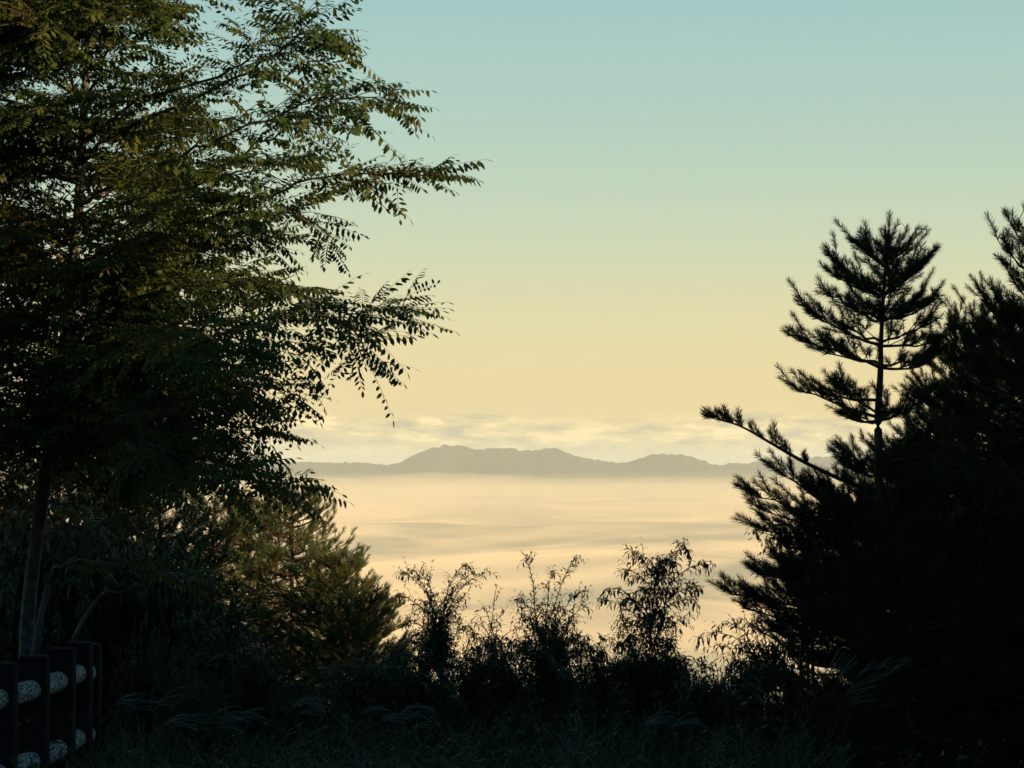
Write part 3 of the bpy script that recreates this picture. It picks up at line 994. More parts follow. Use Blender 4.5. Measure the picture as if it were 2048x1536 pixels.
# ---- the darker pines crowding in from the right
def fill_pine(px, d, top, label, seed, reach=1.15, spacing=.26, count=6, kind='far', mat='needle', name='pine_tree', taper=.55, rise0=.6, twig=.26, step=.1, extra=(), r0=None, z_lo=None):
    s = stem(px, d, top)
    h = s[-1][2] - s[0][2]
    br = whorls(s, seed, spacing, count, lambda dep: min(reach, .22 + taper * dep), lambda dep: max(.04, rise0 - .34 * dep), z_lo)
    br += [(P(a, b, d), P(c_, e_, d + f_)) for a, b, c_, e_, f_ in extra]
    return pine(name, label, s, r0 or .02 + .012 * h, br, seed, kind, twig, step, mat, shared=True)
fill_pine(2205, 16.6, 440, 'tall dark pine cut off by the right edge of the picture', 31, 1.35, .17, 8, 'fine', taper=.62,
          extra=[(2085, 520, 2026, 452, -.1), (2085, 560, 2014, 500, .1), (2088, 620, 2022, 552, -.1), (2085, 680, 1990, 596, .1), (2085, 700, 1966, 600, -.1), (2090, 760, 1960, 670, .2)])
fill_pine(2015, 18.2, 640, 'dense dark pine between the tall open pine and the picture edge', 32, 1.2, .24, 7, 'fine', taper=.5,
          extra=[(1960, 740, 1896, 655, 0), (1960, 730, 1918, 640, -.2)])
fill_pine(1890, 20.5, 850, 'bushy dark pine just behind the tall open pine', 33, 1.3, .23, 7, taper=.7)
fill_pine(1725, 19.0, 1000, 'low dark pine crowded under the tall open pine', 34, .95, .2, 7, taper=.7)
fill_pine(2050, 20.2, 640, 'dark pine deep in the thicket behind the edge pine', 35, 1.4, .17, 9, taper=.7)
fill_pine(1945, 21.6, 725, 'dense dark pine deep in the thicket behind the tall open pine', 38, 1.3, .16, 9, taper=.7)
fill_pine(1830, 18.0, 930, 'short dense dark pine touching the tall open pine', 39, 1.1, .16, 9, taper=.75)
fill_pine(1960, 15.6, 985, 'low dark young pine in front of the thicket', 36, 1.0, .2, 7, taper=.75)
fill_pine(1820, 15.4, 1075, 'small dark pine at the foot of the tall open pine', 37, .8, .19, 7, taper=.75)

# ---- sunlit young pines on the left, beyond the locust
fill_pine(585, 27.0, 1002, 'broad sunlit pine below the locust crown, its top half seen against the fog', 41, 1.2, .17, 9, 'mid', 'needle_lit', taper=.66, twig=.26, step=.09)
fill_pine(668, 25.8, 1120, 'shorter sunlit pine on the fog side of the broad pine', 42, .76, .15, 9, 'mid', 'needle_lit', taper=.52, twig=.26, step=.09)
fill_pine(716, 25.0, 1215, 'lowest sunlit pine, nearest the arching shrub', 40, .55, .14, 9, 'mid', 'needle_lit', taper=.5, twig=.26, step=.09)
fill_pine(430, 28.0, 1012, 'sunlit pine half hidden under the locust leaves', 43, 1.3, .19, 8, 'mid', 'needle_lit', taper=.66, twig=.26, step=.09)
fill_pine(320, 23.4, 985, 'dark shaded pine between the saplings and the sunlit pines', 46, 1.3, .24, 7, 'far', taper=.65)
fill_pine(170, 23.0, 880, 'dark shaded pine close behind the locust trunk', 47, 1.4, .25, 7, 'far', taper=.65)
fill_pine(20, 22.6, 860, 'dark shaded pine behind the grey sapling', 48, 1.5, .25, 7, 'far', taper=.65)
fill_pine(500, 30.5, 1010, 'dim pine standing behind the broad sunlit pine', 49, 1.5, .2, 9, 'far', taper=.7)
fill_pine(300, 29.5, 930, 'dim pine in shade far behind the saplings', 44, 1.6, .3, 7, 'far', taper=.6)
fill_pine(120, 29.0, 900, 'dim pine in shade behind the locust trunk', 45, 1.7, .3, 7, 'far', taper=.6)

# ---- unseen pines all round the view, added to block sun and sky light
def grove():
    rg = random.Random(90)
    h = 6.0
    mw, mn = MB(), MB()
    tube(mw, [(0, 0, -.3), (0.05, 0, h * .5), (0, 0, h)], [.13, .09, .012], 8)
    z = h - .2
    while z > .6:
        for k in range(7):
            a = rg.uniform(0, 6.28)
            ln = min(1.75, .3 + .42 * (h - z)) * rg.uniform(.8, 1.1)
            pine_branch(mw, mn, (0, 0, z), (math.cos(a) * ln, math.sin(a) * ln, z + .22 * ln), rg, 'coarse', .5, .2)
        z -= .34
    trunk_me = mw.mesh('trunk', M['bark_pine']); crown_me = mn.mesh('crown', M['needle'])
    for k, (x, y, s) in enumerate([(5.2, 9.6, .86), (6.4, 12.0, .95), (6.6, 7.0, .92), (7.2, 15.0, .95), (8.6, 10.2, .98), (8.4, 4.2, 1.1), (9.8, 13.4, 1.05), (10.2, 7.4, 1.05), (5.6, 14.2, .85), (6.3, 18.2, .85), (8.6, 17.2, .95), (7.3, 16.7, .95), (5.0, 7.0, .85), (5.8, 11.4, .8), (7.5, 9.2, .85), (4.7, 8.4, .7), (7.8, 12.8, .9), (12.6, 11.0, 1.05), (9.0, 8.4, .95), (11.0, 9.8, 1.0), (10.9, 5.4, 1.05), (8.9, 11.7, .92), (6.9, 5.0, .95), (4.6, 4.0, .8), (7.0, 0.0, 1.2), (10.5, -1.5, 1.4), (13.5, 3.0, 1.4), (5.0, -5.0, 1.3), (9.0, -8.0, 1.5), (13, -5, 1.5),
                                  (1.0, -7.5, 1.3), (-3.0, -6.5, 1.2), (-6.5, -8.0, 1.3), (-1.0, -11.0, 1.5), (-9.5, -4.0, 1.3), (-7.5, 1.0, 1.1), (-8.8, 6.0, 1.2), (-6.6, 9.6, 1.0), (-9.5, 11.5, 1.3), (-7.4, 14.5, 1.1), (4.5, -12, 1.6), (-5, -13, 1.6)]):
        t = tag(empty('shade_pine', (x, y, gz(x, y))), 'unseen tall dark pine out of view, added to shade the clearing', 'pine', 'unseen pines added to shade the clearing')
        t.scale = (s, s, s); t.rotation_euler = (0, 0, k * 1.7)
        for nm, me in (('trunk', trunk_me), ('crown', crown_me)):
            o = bpy.data.objects.new(nm, me); COL.objects.link(o); o.parent = t
grove()

# ------------------------------------------------------------------ fence
def rounded_post(w, h, r, n=4):
    """square post with rounded upright edges and a rounded top"""
    mb = MB()
    def ring(half, rr, z):
        out = []
        for cx, cy, a0 in ((1, 1, 0), (-1, 1, 90), (-1, -1, 180), (1, -1, 270)):
            for k in range(n):
                a = R(a0 + 90 * k / (n - 1))
                out.append((cx * (half - rr) + rr * math.cos(a), cy * (half - rr) + rr * math.sin(a), z))
        return out
    hw = w / 2
    rings = [ring(hw, r, -.25), ring(hw, r, h - r)]
    for k in range(1, 4):
        a = R(90 * k / 3)
        inset = r * (1 - math.cos(a))
        rings.append(ring(hw - inset, max(.003, r - inset), h - r + r * math.sin(a)))
    m_ = 4 * n
    v = [p for q in rings for p in q]
    f = []
    for i in range(len(rings) - 1):
        for k in range(m_):
            f.append((i * m_ + k, i * m_ + (k + 1) % m_, (i + 1) * m_ + (k + 1) % m_, (i + 1) * m_ + k))
    b = (len(rings) - 1) * m_
    v.append((0, 0, h + .001)); c = len(v) - 1
    mb.add(v, [(b + k, b + (k + 1) % m_, c) for k in range(m_)], f)
    return mb

post_px = [(-58, 1340, 13.8), (3, 1325, 14.6), (69, 1311, 15.4), (123, 1296, 16.2), (158, 1284, 17.0), (177, 1287, 17.8)]
tops = [P(*p) for p in post_px]
fence = tag(empty('fence', (tops[1][0], tops[1][1], gz(tops[1][0], tops[1][1]))), 'dark post fence with two pale speckled rails at the foot of the locust', 'fence')
fo = world_loc(fence)
pm = rounded_post(.178, 1.12, .022).mesh('post', M['concrete_dark'], smooth=True)
for t_ in tops:
    o = bpy.data.objects.new('post', pm); COL.objects.link(o); o.parent = fence
    o.location = Vector(t_ - np.array((0, 0, 1.12)) - fo)
for drop in (.215, .665):
    for a, b in zip(tops[:-1], tops[1:]):
        mb = MB()
        p, q = a - np.array((0, 0, drop)), b - np.array((0, 0, drop))
        d = norm(q - p)
        n_ = 14; ang = np.arange(18) * 2 * math.pi / 18
        c = p + (q - p) * np.linspace(.04, .96, n_)[:, None]
        rg = random.Random(int(drop * 1000) + int(a[1] * 10))
        vs = []; Fm = frame(d)
        for k in range(n_):
            rr = .066 + np.array([rg.gauss(0, .0012) for _ in range(18)])
            vs.append(c[k] + (np.cos(ang) * rr)[:, None] * Fm[:, 0] + (np.sin(ang) * rr)[:, None] * Fm[:, 2])
        f = [(i * 18 + k, i * 18 + (k + 1) % 18, (i + 1) * 18 + (k + 1) % 18, (i + 1) * 18 + k) for i in range(n_ - 1) for k in range(18)]
        mb.add(np.concatenate(vs), None, f)
        mb.build('rail', M['rail'], fence, smooth=True)

# ------------------------------------------------------------------ shrubs on the brink
def make_leaf_set(rng, n, length, width, droop, nseg=4):
    out = []
    for _ in range(n):
        mb = MB()
        leaf_blade(mb, (0, 0, 0), (0, 1, 0), (0, 0, 1), length * rng.uniform(.8, 1.15), width * rng.uniform(.8, 1.2), droop * rng.uniform(.6, 1.3), nseg, rng.uniform(.15, .5))
        out.append(mb)
    return out
rl = random.Random(3)
LEAVES = {'lance': make_leaf_set(rl, 6, .088, .020, 1.0), 'oval': make_leaf_set(rl, 6, .052, .021, .6), 'willow': make_leaf_set(rl, 6, .068, .0145, .9),
          'broad': make_leaf_set(rl, 6, .085, .042, .7, 3)}
LEAF_ME = {}

def put_leaves(t, lv, kind, mat, rng, n_single):
    o3 = world_loc(t)
    order = sorted(range(len(lv)), key=lambda k: -lv[k][0][2])
    single = set(order[:n_single])
    mb = MB(); rest = []
    for k, (p, d, roll, sc) in enumerate(lv):
        j = rng.randrange(6)
        if k in single:
            M3 = rot_about(d, roll) * sc
            key = (kind, j, mat)
            if key not in LEAF_ME: LEAF_ME[key] = LEAVES[kind][j].mesh('leaf', M[mat])
            ob = bpy.data.objects.new('leaf', LEAF_ME[key]); COL.objects.link(ob)
            ob.parent = t; ob.matrix_local = mat4(M3, p - o3)
        else:
            rest.append((j, p, d, roll, sc))
    batch_place(mb, LEAVES[kind], rest)
    if mb.n: tag(mb.build('foliage', M[mat], t), kind='stuff')

def leafy_path(mw, lv, c, r0, r1, rng, gap, start, out_a=50, sc=1.0, sag=.0):
    n = len(c)
    tube(mw, c[::2] if n > 5 else c, np.linspace(r0, r1, len(c[::2] if n > 5 else c)), 3, False)
    seg = np.linalg.norm(np.diff(c, axis=0), axis=1); cum = np.concatenate([[0], np.cumsum(seg)]); L_ = cum[-1]
    s = start * L_; k = 0
    while s < L_:
        i = min(n - 2, int(np.searchsorted(cum, s) - 1)); i = max(0, i)
        u = (s - cum[i]) / max(1e-6, seg[i])
        p = c[i] + (c[i + 1] - c[i]) * u
        d = norm(c[i + 1] - c[i])
        a = R(out_a + rng.uniform(-15, 15)); az = k * 2.4 + rng.uniform(-.5, .5)
        Fm = frame(d)
        ld = d * math.cos(a) + (Fm[:, 0] * math.cos(az) + Fm[:, 2] * math.sin(az)) * math.sin(a) + np.array((0, 0, -sag))
        lv.append((p, norm(ld), rng.gauss(0, .3), sc * rng.uniform(.7, 1.1) * (1.0 - .25 * s / L_)))
        k += 1; s += gap * rng.uniform(.7, 1.35)
    lv.append((c[-1], norm(c[-1] - c[-2]), 0, sc * .8))

def shrub(name, label, foot, tips, kind, mat, seed, gap=.035, side=.30, n_side=14, r0=.010, sag=.1, single=150, bow=.25, start=.2, group=None, cat='shrub', core=None, mass=0):
    """a shrub: one stem to each tip, side twigs, leaves all along"""
    rg = random.Random(seed)
    fx, fy = foot
    b = np.array((fx, fy, gz(fx, fy)))
    t = tag(empty(name, b), label, cat, group)
    lv = []
    mw = MB()
    if core is not None:
        core = np.asarray(core)
        for q in range(3):
            tube(mw, curve([b + np.array((rg.gauss(0, .05), rg.gauss(0, .05), -.03)), (b + core) / 2 + np.array((rg.gauss(0, .06), rg.gauss(0, .06), 0)), core + np.array((rg.gauss(0, .03), rg.gauss(0, .03), .02))], 8), np.linspace(r0 * 1.5, r0, 8), 5, False)
        mw.build('stem', M['twig'], t)
    if core is not None and cat == 'shrub':
        for q in range(18):
            e_ = core + np.array((rg.uniform(-.36, .36), rg.uniform(-.3, .3), rg.uniform(-.12, .26)))
            tips = list(tips) + [(core + np.array((rg.gauss(0, .06), rg.gauss(0, .05), -.15)), e_)]
    for tp in tips:
        if isinstance(tp, tuple): b0, tp = np.asarray(tp[0]), np.asarray(tp[1])
        elif core is not None: b0 = core + np.array((rg.gauss(0, .05), rg.gauss(0, .05), rg.gauss(-.05, .06)))
        else: b0 = b + np.array((rg.gauss(0, .06), rg.gauss(0, .06), -.03))
        v_ = tp - b0
        m1 = b0 + np.array((v_[0] * (.5 - bow), v_[1] * .4 + rg.gauss(0, .04), v_[2] * .62 + abs(v_[0]) * .12 + .02))
        m2 = b0 + np.array((v_[0] * (.86 - bow * .3), v_[1] * .8, v_[2] * .93 + abs(v_[0]) * .10 + .015))
        c = curve([b0, m1, m2, tp], 16)
        c[1:-1] += np.array([[rg.gauss(0, .008) for _ in range(3)] for _ in range(14)])
        mw = MB()
        leafy_path(mw, lv, c, r0 * .6, .0013, rg, gap, start, sag=sag, sc=1.1)
        for k in range(n_side):
            u = rg.uniform(.0, .93) ** 1.5; i = min(14, int(u * 15))
            p = c[i]; d = norm(c[i + 1] - c[i])
            a = rg.uniform(0, 6.28); Fm = frame(d)
            sv = Fm[:, 0] * math.cos(a) + Fm[:, 2] * math.sin(a)
            td = norm(d * rg.uniform(.4, 1.0) + sv * rg.uniform(.5, 1.0))
            tl = side * rg.uniform(.4, 1.2) * (1.15 - u * .75)
            e = p + td * tl
            leafy_path(mw, lv, curve([p, (p + e) / 2 + np.array((0, 0, .08 * tl)), e + np.array((0, 0, -(.1 + sag * .5) * tl))], 6), .003, .0012, rg, gap, .1, sag=sag)
        mw.build('stem', M['twig'], t)
    put_leaves(t, lv, kind, mat, rg, single)
    return t

def G(px, d):
    """ground spot under photo column px at distance d"""
    return ((px - 1024.0) / F * d, d)

DS = 21.0
shrub('brink_shrub', 'loose shrub with arching leafy wands beside the sunlit pine', G(872, DS),
      [P(801, 1152, DS), P(820, 1145, DS + .2), P(842, 1150, DS - .2), P(796, 1195, DS + .1), P(870, 1185, DS - .1), P(905, 1180, DS), P(892, 1205, DS + .4), P(934, 1133, DS + .1), P(930, 1200, DS - .3), P(845, 1205, DS + .3), P(868, 1225, DS - .3), P(900, 1235, DS + .2), P(955, 1148, DS), P(992, 1150, DS + .2)],
      'willow', 'shrub_leaf', 51, .0255, .20, 21, single=220, bow=.15, sag=-.35, core=P(872, 1305, DS))
shrub('brink_shrub', 'thin airy shrub between two fuller shrubs on the brink', G(985, DS + .3),
      [P(997, 1172, DS + .3), P(965, 1215, DS + .5), P(1012, 1228, DS), P(950, 1245, DS + .2), P(1000, 1245, DS + .2)],
      'willow', 'shrub_leaf', 52, 0.0306, .20, 9, single=150, bow=.15, sag=-.3, core=P(985, 1320, DS + .3))
shrub('brink_shrub', 'fan shaped shrub with two tall leafy horns', G(1090, DS - .4),
      [P(1056, 1112, DS - .4), P(1156, 1119, DS - .3), P(1103, 1150, DS - .5), P(1034, 1203, DS - .2), P(1173, 1189, DS - .6), P(1179, 1218, DS - .3), P(1072, 1215, DS - .8), P(1120, 1215, DS - .1), P(1150, 1240, DS), P(1040, 1240, DS - .2), P(1095, 1235, DS - .8)],
      'willow', 'shrub_leaf', 53, .0246, .19, 21, single=220, bow=.02, sag=-.4, core=P(1092, 1300, DS - .4))
DC = DS - .8
def CP(py): return P(np.interp(py, [1105, 1200, 1330], [1322, 1312, 1296]), py, DC)
shrub('brink_shrub', 'tall tiered shrub with long drooping leaves, highest on the brink', G(1294, DC),
      [(CP(1330), CP(1112)), (CP(1160), P(1374, 1098, DC)), (CP(1170), P(1266, 1116, DC - .1)), (CP(1190), P(1244, 1148, DC + .1)), (CP(1200), P(1424, 1136, DC - .1)), (CP(1150), P(1345, 1125, DC - .3)), (CP(1165), P(1310, 1135, DC + .3)),
       (CP(1235), P(1402, 1180, DC)), (CP(1245), P(1394, 1208, DC + .2)), (CP(1240), P(1212, 1185, DC)), (CP(1265), P(1192, 1208, DC + .3)), (CP(1260), P(1246, 1205, DC - .4)), (CP(1230), P(1290, 1180, DC - .4)), (CP(1225), P(1350, 1180, DC + .4)),
       (CP(1290), P(1240, 1245, DC)), (CP(1290), P(1372, 1250, DC)), (CP(1300), P(1300, 1240, DC - .4)), (CP(1300), P(1340, 1240, DC - .4))],
      'lance', 'shrub_leaf', 54, .0240, .17, 20, single=280, bow=.0, sag=-.1, core=CP(1325))
shrub('brink_shrub', 'spreading shrub under the pine boughs with sky between its leaves', G(1520, 19.5),
      [P(1396, 1278, 19.4), P(1440, 1248, 19.5), P(1470, 1245, 19.3), P(1520, 1228, 19.6), P(1560, 1218, 19.4), P(1600, 1240, 19.3), P(1470, 1292, 19.2), P(1560, 1290, 19.1), P(1430, 1305, 19.6), P(1620, 1290, 19.2)],
      'lance', 'shrub_leaf', 55, .03, .24, 10, single=220, bow=.1, sag=.1, core=P(1530, 1345, 19.5))
shrub('brink_shrub', 'broadleaf climber showing through the pine boughs', G(1620, 17.4),
      [P(1506, 1076, 17.0), P(1528, 1066, 17.1), P(1545, 1100, 16.9), P(1572, 1088, 17.1), P(1560, 1120, 17.0)],
      'oval', 'shrub_leaf', 56, .03, .16, 8, single=180, bow=.15, start=.3, core=P(1620, 1120, 17.2))

# ---- low thicket along the brink and dark undergrowth, bush by bush
BUSH_LIB = {}
def shared_bush(label, px, d, top, half, kd, k):
    """undergrowth bush: one of a few shapes, sized to its place"""
    x, y = G(px, d); g0 = gz(x, y)
    hm = half * d / F; h = P(px, top, d)[2] - g0
    key = (kd, k % 3)
    if key not in BUSH_LIB:
        rg = random.Random(700 + k)
        lv = []; mw = MB()
        core = np.array((0, 0, .45))
        for q in range(44):
            a = rg.uniform(0, 6.28); r = math.sqrt(rg.random())
            tp = np.array((r * math.cos(a), r * math.sin(a), 1.0 - .45 * r * r - rg.random() ** 1.4 * .55))
            if q % 3 == 2: tp[2] = rg.uniform(.08, .4)
            b0 = core * rg.uniform(.1, 1.0) if q % 3 != 2 else np.array((tp[0] * .7, tp[1] * .7, 0))
            c = curve([b0, b0 + (tp - b0) * .5 + np.array((0, 0, .1)), tp], 8)
            leafy_path(mw, lv, c, .009, .002, rg, .045, .1, sc=1.55)
            for _ in range(15):
                i = rg.randrange(1, 7); dd = norm(np.array((rg.gauss(0, 1), rg.gauss(0, 1), rg.gauss(.2, .7))))
                e = c[i] + dd * rg.uniform(.12, .34)
                leafy_path(mw, lv, curve([c[i], (c[i] + e) / 2 + np.array((0, 0, .02)), e], 5), .004, .0015, rg, .042, .1, sc=1.55)
        mb = MB()
        batch_place(mb, LEAVES[kd], [(rg.randrange(6), p, d_, ro, sc) for p, d_, ro, sc in lv])
        BUSH_LIB[key] = (mw.mesh('stem', M['twig']), mb.mesh('foliage', M['bush_leaf']))
    t = tag(empty('bush', (x, y, g0)), label, 'bush')
    t.scale = (hm, hm, h); t.rotation_euler = (0, 0, k * 1.3)
    for nm, me in zip(('stem', 'foliage'), BUSH_LIB[key]):
        o = bpy.data.objects.new(nm, me); COL.objects.link(o); o.parent = t
        if nm == 'foliage': o['kind'] = 'stuff'

def bush(label, px, d, top, half, seed, n=15, kind='oval', mat='bush_leaf', single=60, name='bush', group=None):
    rg = random.Random(seed)
    x, y = G(px, d)
    s = d / F
    tips = []
    for k in range(n):
        u = rg.uniform(-1, 1)
        if k % 3 == 2:
            gx, gy = x + rg.uniform(-1, 1) * half * s, d + rg.uniform(-1, 1) * half * s * .7
            tips.append((np.array((gx, gy, gz(gx, gy))), np.array((gx + rg.gauss(0, .12), gy + rg.gauss(0, .12), gz(gx, gy) + rg.uniform(.25, .75)))))
            continue
        tips.append(P(px + half * u, top + (1 - math.sqrt(max(0, 1 - u * u * .8))) * half * .8 + rg.uniform(0, 1) ** 1.5 * half * .9, d + rg.uniform(-1, 1) * half * s))
    shrub(name, label, (x, y), tips, kind, mat, seed, .026, min(.34, half * s * .6), 12, .007, .1, single, .1, .1, group, 'bush', P(px, top + half * 1.6, d))

low = [(770, 20.6, 1300, 60, 'oval'), (850, 20.2, 1285, 75, 'willow'), (935, 20.4, 1300, 70, 'oval'), (1020, 20.0, 1278, 75, 'oval'), (1110, 19.9, 1270, 80, 'oval'), (1195, 20.3, 1290, 70, 'willow'),
       (1270, 19.8, 1285, 70, 'oval'), (1350, 19.9, 1310, 75, 'oval'), (1435, 18.9, 1335, 75, 'willow'), (1520, 18.6, 1345, 75, 'oval'), (1600, 18.4, 1345, 70, 'oval')]
names = ['bush under the wands of the arching shrub', 'dense low bush left of the airy shrub', 'round dark bush filling the foot of the airy shrub', 'dark bush at the foot of the fan shaped shrub', 'leafy dark bush below the two leafy horns',
         'straggling bush between the fan shrub and the tiered shrub', 'dark bush at the foot of the tall tiered shrub', 'low bush right of the tiered shrub stem', 'narrow leaved bush below the pine boughs', 'dark low bush under the spreading shrub', 'dark bush where the brink meets the pine thicket']
for k, ((px, d, top, half, kd), nm) in enumerate(zip(low, names)):
    bush(nm, px + random.Random(k).uniform(-14, 14), d, top + random.Random(k + 9).uniform(-24, 16), half * random.Random(k + 5).uniform(.75, 1.35), 200 + k, 26, kd)
under = [(330, 21.5, 1090, 130, 'broad'), (200, 22.5, 1030, 140, 'broad'), (60, 22.8, 1000, 150, 'broad'), (430, 20.5, 1190, 110, 'broad'), (300, 19.8, 1230, 110, 'oval'), (520, 20.2, 1262, 110, 'oval'), (640, 20.0, 1330, 90, 'oval'), (720, 21.6, 1290, 80, 'oval'),
         (400, 19.0, 1320, 100, 'oval'), (1700, 17.2, 1290, 120, 'oval'), (1840, 16.6, 1270, 130, 'oval'), (1980, 16.2, 1260, 130, 'oval'), (150, 24.5, 930, 170, 'broad'), (-20, 20.2, 1120, 140, 'broad')]
under += [(820, 22.2, 1298, 105, 'oval'), (960, 22.4, 1292, 110, 'oval'), (1100, 22.2, 1288, 110, 'oval'), (1240, 22.0, 1298, 105, 'oval'), (1390, 21.4, 1318, 105, 'oval'), (760, 23.6, 1315, 90, 'oval'), (880, 23.4, 1306, 100, 'oval'), (1030, 23.6, 1302, 110, 'oval'), (1165, 23.4, 1306, 100, 'oval'), (1310, 23.2, 1312, 100, 'oval'), (1450, 22.4, 1345, 85, 'oval'), (90, 25.6, 1010, 190, 'broad'), (270, 25.0, 1060, 170, 'broad'), (-60, 24.0, 960, 190, 'broad'), (40, 21.6, 965, 150, 'broad'), (180, 21.3, 1000, 140, 'broad'), (330, 21.0, 1075, 120, 'broad'), (-40, 26.5, 880, 200, 'broad'), (210, 27.0, 930, 200, 'broad')]
unames = ['dark leafy bush behind the bent sapling', 'dark tall bush behind the locust trunk', 'dark bush left of the locust trunk', 'shaded bush in front of the broad sunlit pine', 'low shaded bush behind the last fence post', 'dark bush at the foot of the broad sunlit pine',
          'dark bush below the shorter sunlit pine', 'low dark bush beside the arching shrub', 'dark undergrowth bush among the silver grass', 'dark bush below the low pine of the thicket', 'dark bush under the small thicket pine', 'dark bush at the picture edge below the thicket', 'dim bush deep in the shade behind the saplings', 'dark bush behind the fence at the picture edge', 'bush on the far side of the brink behind the arching shrub', 'bush on the far side of the brink behind the airy shrub', 'bush on the far side of the brink behind the fan shaped shrub', 'bush on the far side of the brink beside the tiered shrub', 'bush on the far side of the brink near the pine boughs',
          'leafy bush on the drop behind the sunlit pines', 'leafy bush on the drop behind the arching shrub', 'leafy bush on the drop behind the airy shrub', 'leafy bush on the drop behind the leafy horns', 'leafy bush on the drop behind the tiered shrub', 'leafy bush on the drop by the spreading shrub',
          'dim broad bush beyond the locust trunk', 'dim broad bush beyond the bent sapling', 'dim broad bush beyond the grey sapling', 'dark tall bush between the two nearest trunks', 'dark tall bush right behind the forking sapling', 'dark tall bush between the bent sapling and the sunlit pines', 'dim bush farthest back behind the grey sapling', 'dim bush farthest back behind the locust trunk']
for k, ((px, d, top, half, kd), nm) in enumerate(zip(under, unames)):
    shared_bush(nm, px, d, top - 6, half * 1.05, kd, k)

# ------------------------------------------------------------------ weeds and grasses in the foreground
def mugwort(seed, h):
    """feathery upright weed: rising side shoots set with narrow leaves"""
    rg = random.Random(seed)
    st, fl = MB(), MB()
    tube(st, [(0, 0, -.05), (rg.gauss(0, .02), rg.gauss(0, .02), h * .5), (rg.gauss(0, .03), rg.gauss(0, .03), h)], [.006, .004, .0015], 4)
    for k in range(34):
        u = .12 + .86 * k / 34
        a = k * 2.4
        ln = (.30 * (1 - u) + .05) * rg.uniform(.8, 1.2)
        p = np.array((0, 0, h * u))
        d = norm((math.cos(a), math.sin(a), rg.uniform(.55, 1.0)))
        e = p + d * ln + np.array((0, 0, .04 * ln))
        tube(st, [p, (p + e) / 2 - np.array((0, 0, .02 * ln)), e], [.0025, .002, .001], 3, False)
        m_ = max(4, int(ln / .018))
        for q in range(m_):
            b = p + (e - p) * (q + .6) / m_
            s = frame(d)[:, 0] * (1 if q % 2 else -1)
            leaf_blade(fl, b, d * .7 + s * .8 + np.array((0, 0, rg.uniform(-.2, .4))), (0, 0, 1), rg.uniform(.025, .045) * (1.1 - .5 * q / m_), .009, .5, 3)
    return st, fl
MUG = [(a.mesh('stem', M['weed']), b.mesh('foliage', M['weed'])) for a, b in (mugwort(1, .85), mugwort(2, .72), mugwort(3, .95))]
mug_px = [(1160, 1420, 14.0, 'feathery upright weed standing tall below the fan shaped shrub'), (1412, 1450, 13.6, 'feathery weed below the narrow leaved bush'), (1472, 1456, 13.3, 'feathery weed close beside another under the pine boughs'),
          (1556, 1452, 13.6, 'feathery weed leaning towards the silver grass plumes'), (1600, 1432, 14.4, 'tall feathery weed at the edge of the dark thicket'), (1090, 1490, 12.8, 'short feathery weed beside the tall one below the fan shrub'),
          (1230, 1495, 12.9, 'short feathery weed right of the tall one below the fan shrub'), (960, 1470, 13.2, 'feathery weed below the airy shrub'), (700, 1480, 13.0, 'feathery weed among silver grass below the sunlit pines'),
          (540, 1500, 12.6, 'short feathery weed among drooping silver grass'), (260, 1490, 12.8, 'feathery weed just right of the fence'), (1700, 1480, 13.0, 'feathery weed below the leaning plumes'), (1830, 1490, 12.8, 'feathery weed in the dark grass below the thicket'), (1960, 1480, 13.0, 'feathery weed by the picture edge below the thicket')]
for k, (px, py, d, lab) in enumerate(mug_px):
    st, fl = MUG[k % 3]
    p = P(px, py, d); g0 = gz(p[0], d)
    t = tag(empty('feathery_weed', (p[0], d, g0)), lab, 'weed', 'feathery weeds in the foreground')
    h = (.85, .72, .95)[k % 3]
    s = max(.5, (p[2] - g0) / h)
    t.scale = (min(1.15, s), min(1.15, s), s); t.rotation_euler = (random.Random(k).gauss(0, .06), random.Random(k + 50).gauss(0, .06), k * 1.3)
    for nm, me in (('stem', st), ('foliage', fl)):
        o = bpy.data.objects.new(nm, me); COL.objects.link(o); o.parent = t
        if nm == 'foliage': o['kind'] = 'stuff'

def grass_blade(mb, b, d, length, w, bend, rng):
    """narrow blade rising, then arching over towards d"""
    d = np.array((d[0], d[1], 0)); n = 5
    a = R(rng.uniform(70, 86)); p = np.array(b, float); pts = []
    for k in range(n + 1):
        pts.append(p.copy())
        p = p + (d * math.cos(a) + np.array((0, 0, math.sin(a)))) * length / n
        a -= bend / n
    s = np.array((-d[1], d[0], 0)) * w * .5
    v = []
    for k in range(n):
        ww = (.7, 1, .95, .8, .5)[k]
        v += [pts[k] - s * ww, pts[k] + s * ww]
    v.append(pts[n])
    f4 = [(2 * k, 2 * k + 1, 2 * k + 3, 2 * k + 2) for k in range(n - 1)]
    mb.add(v, [(2 * n - 2, 2 * n - 1, 2 * n)], f4)

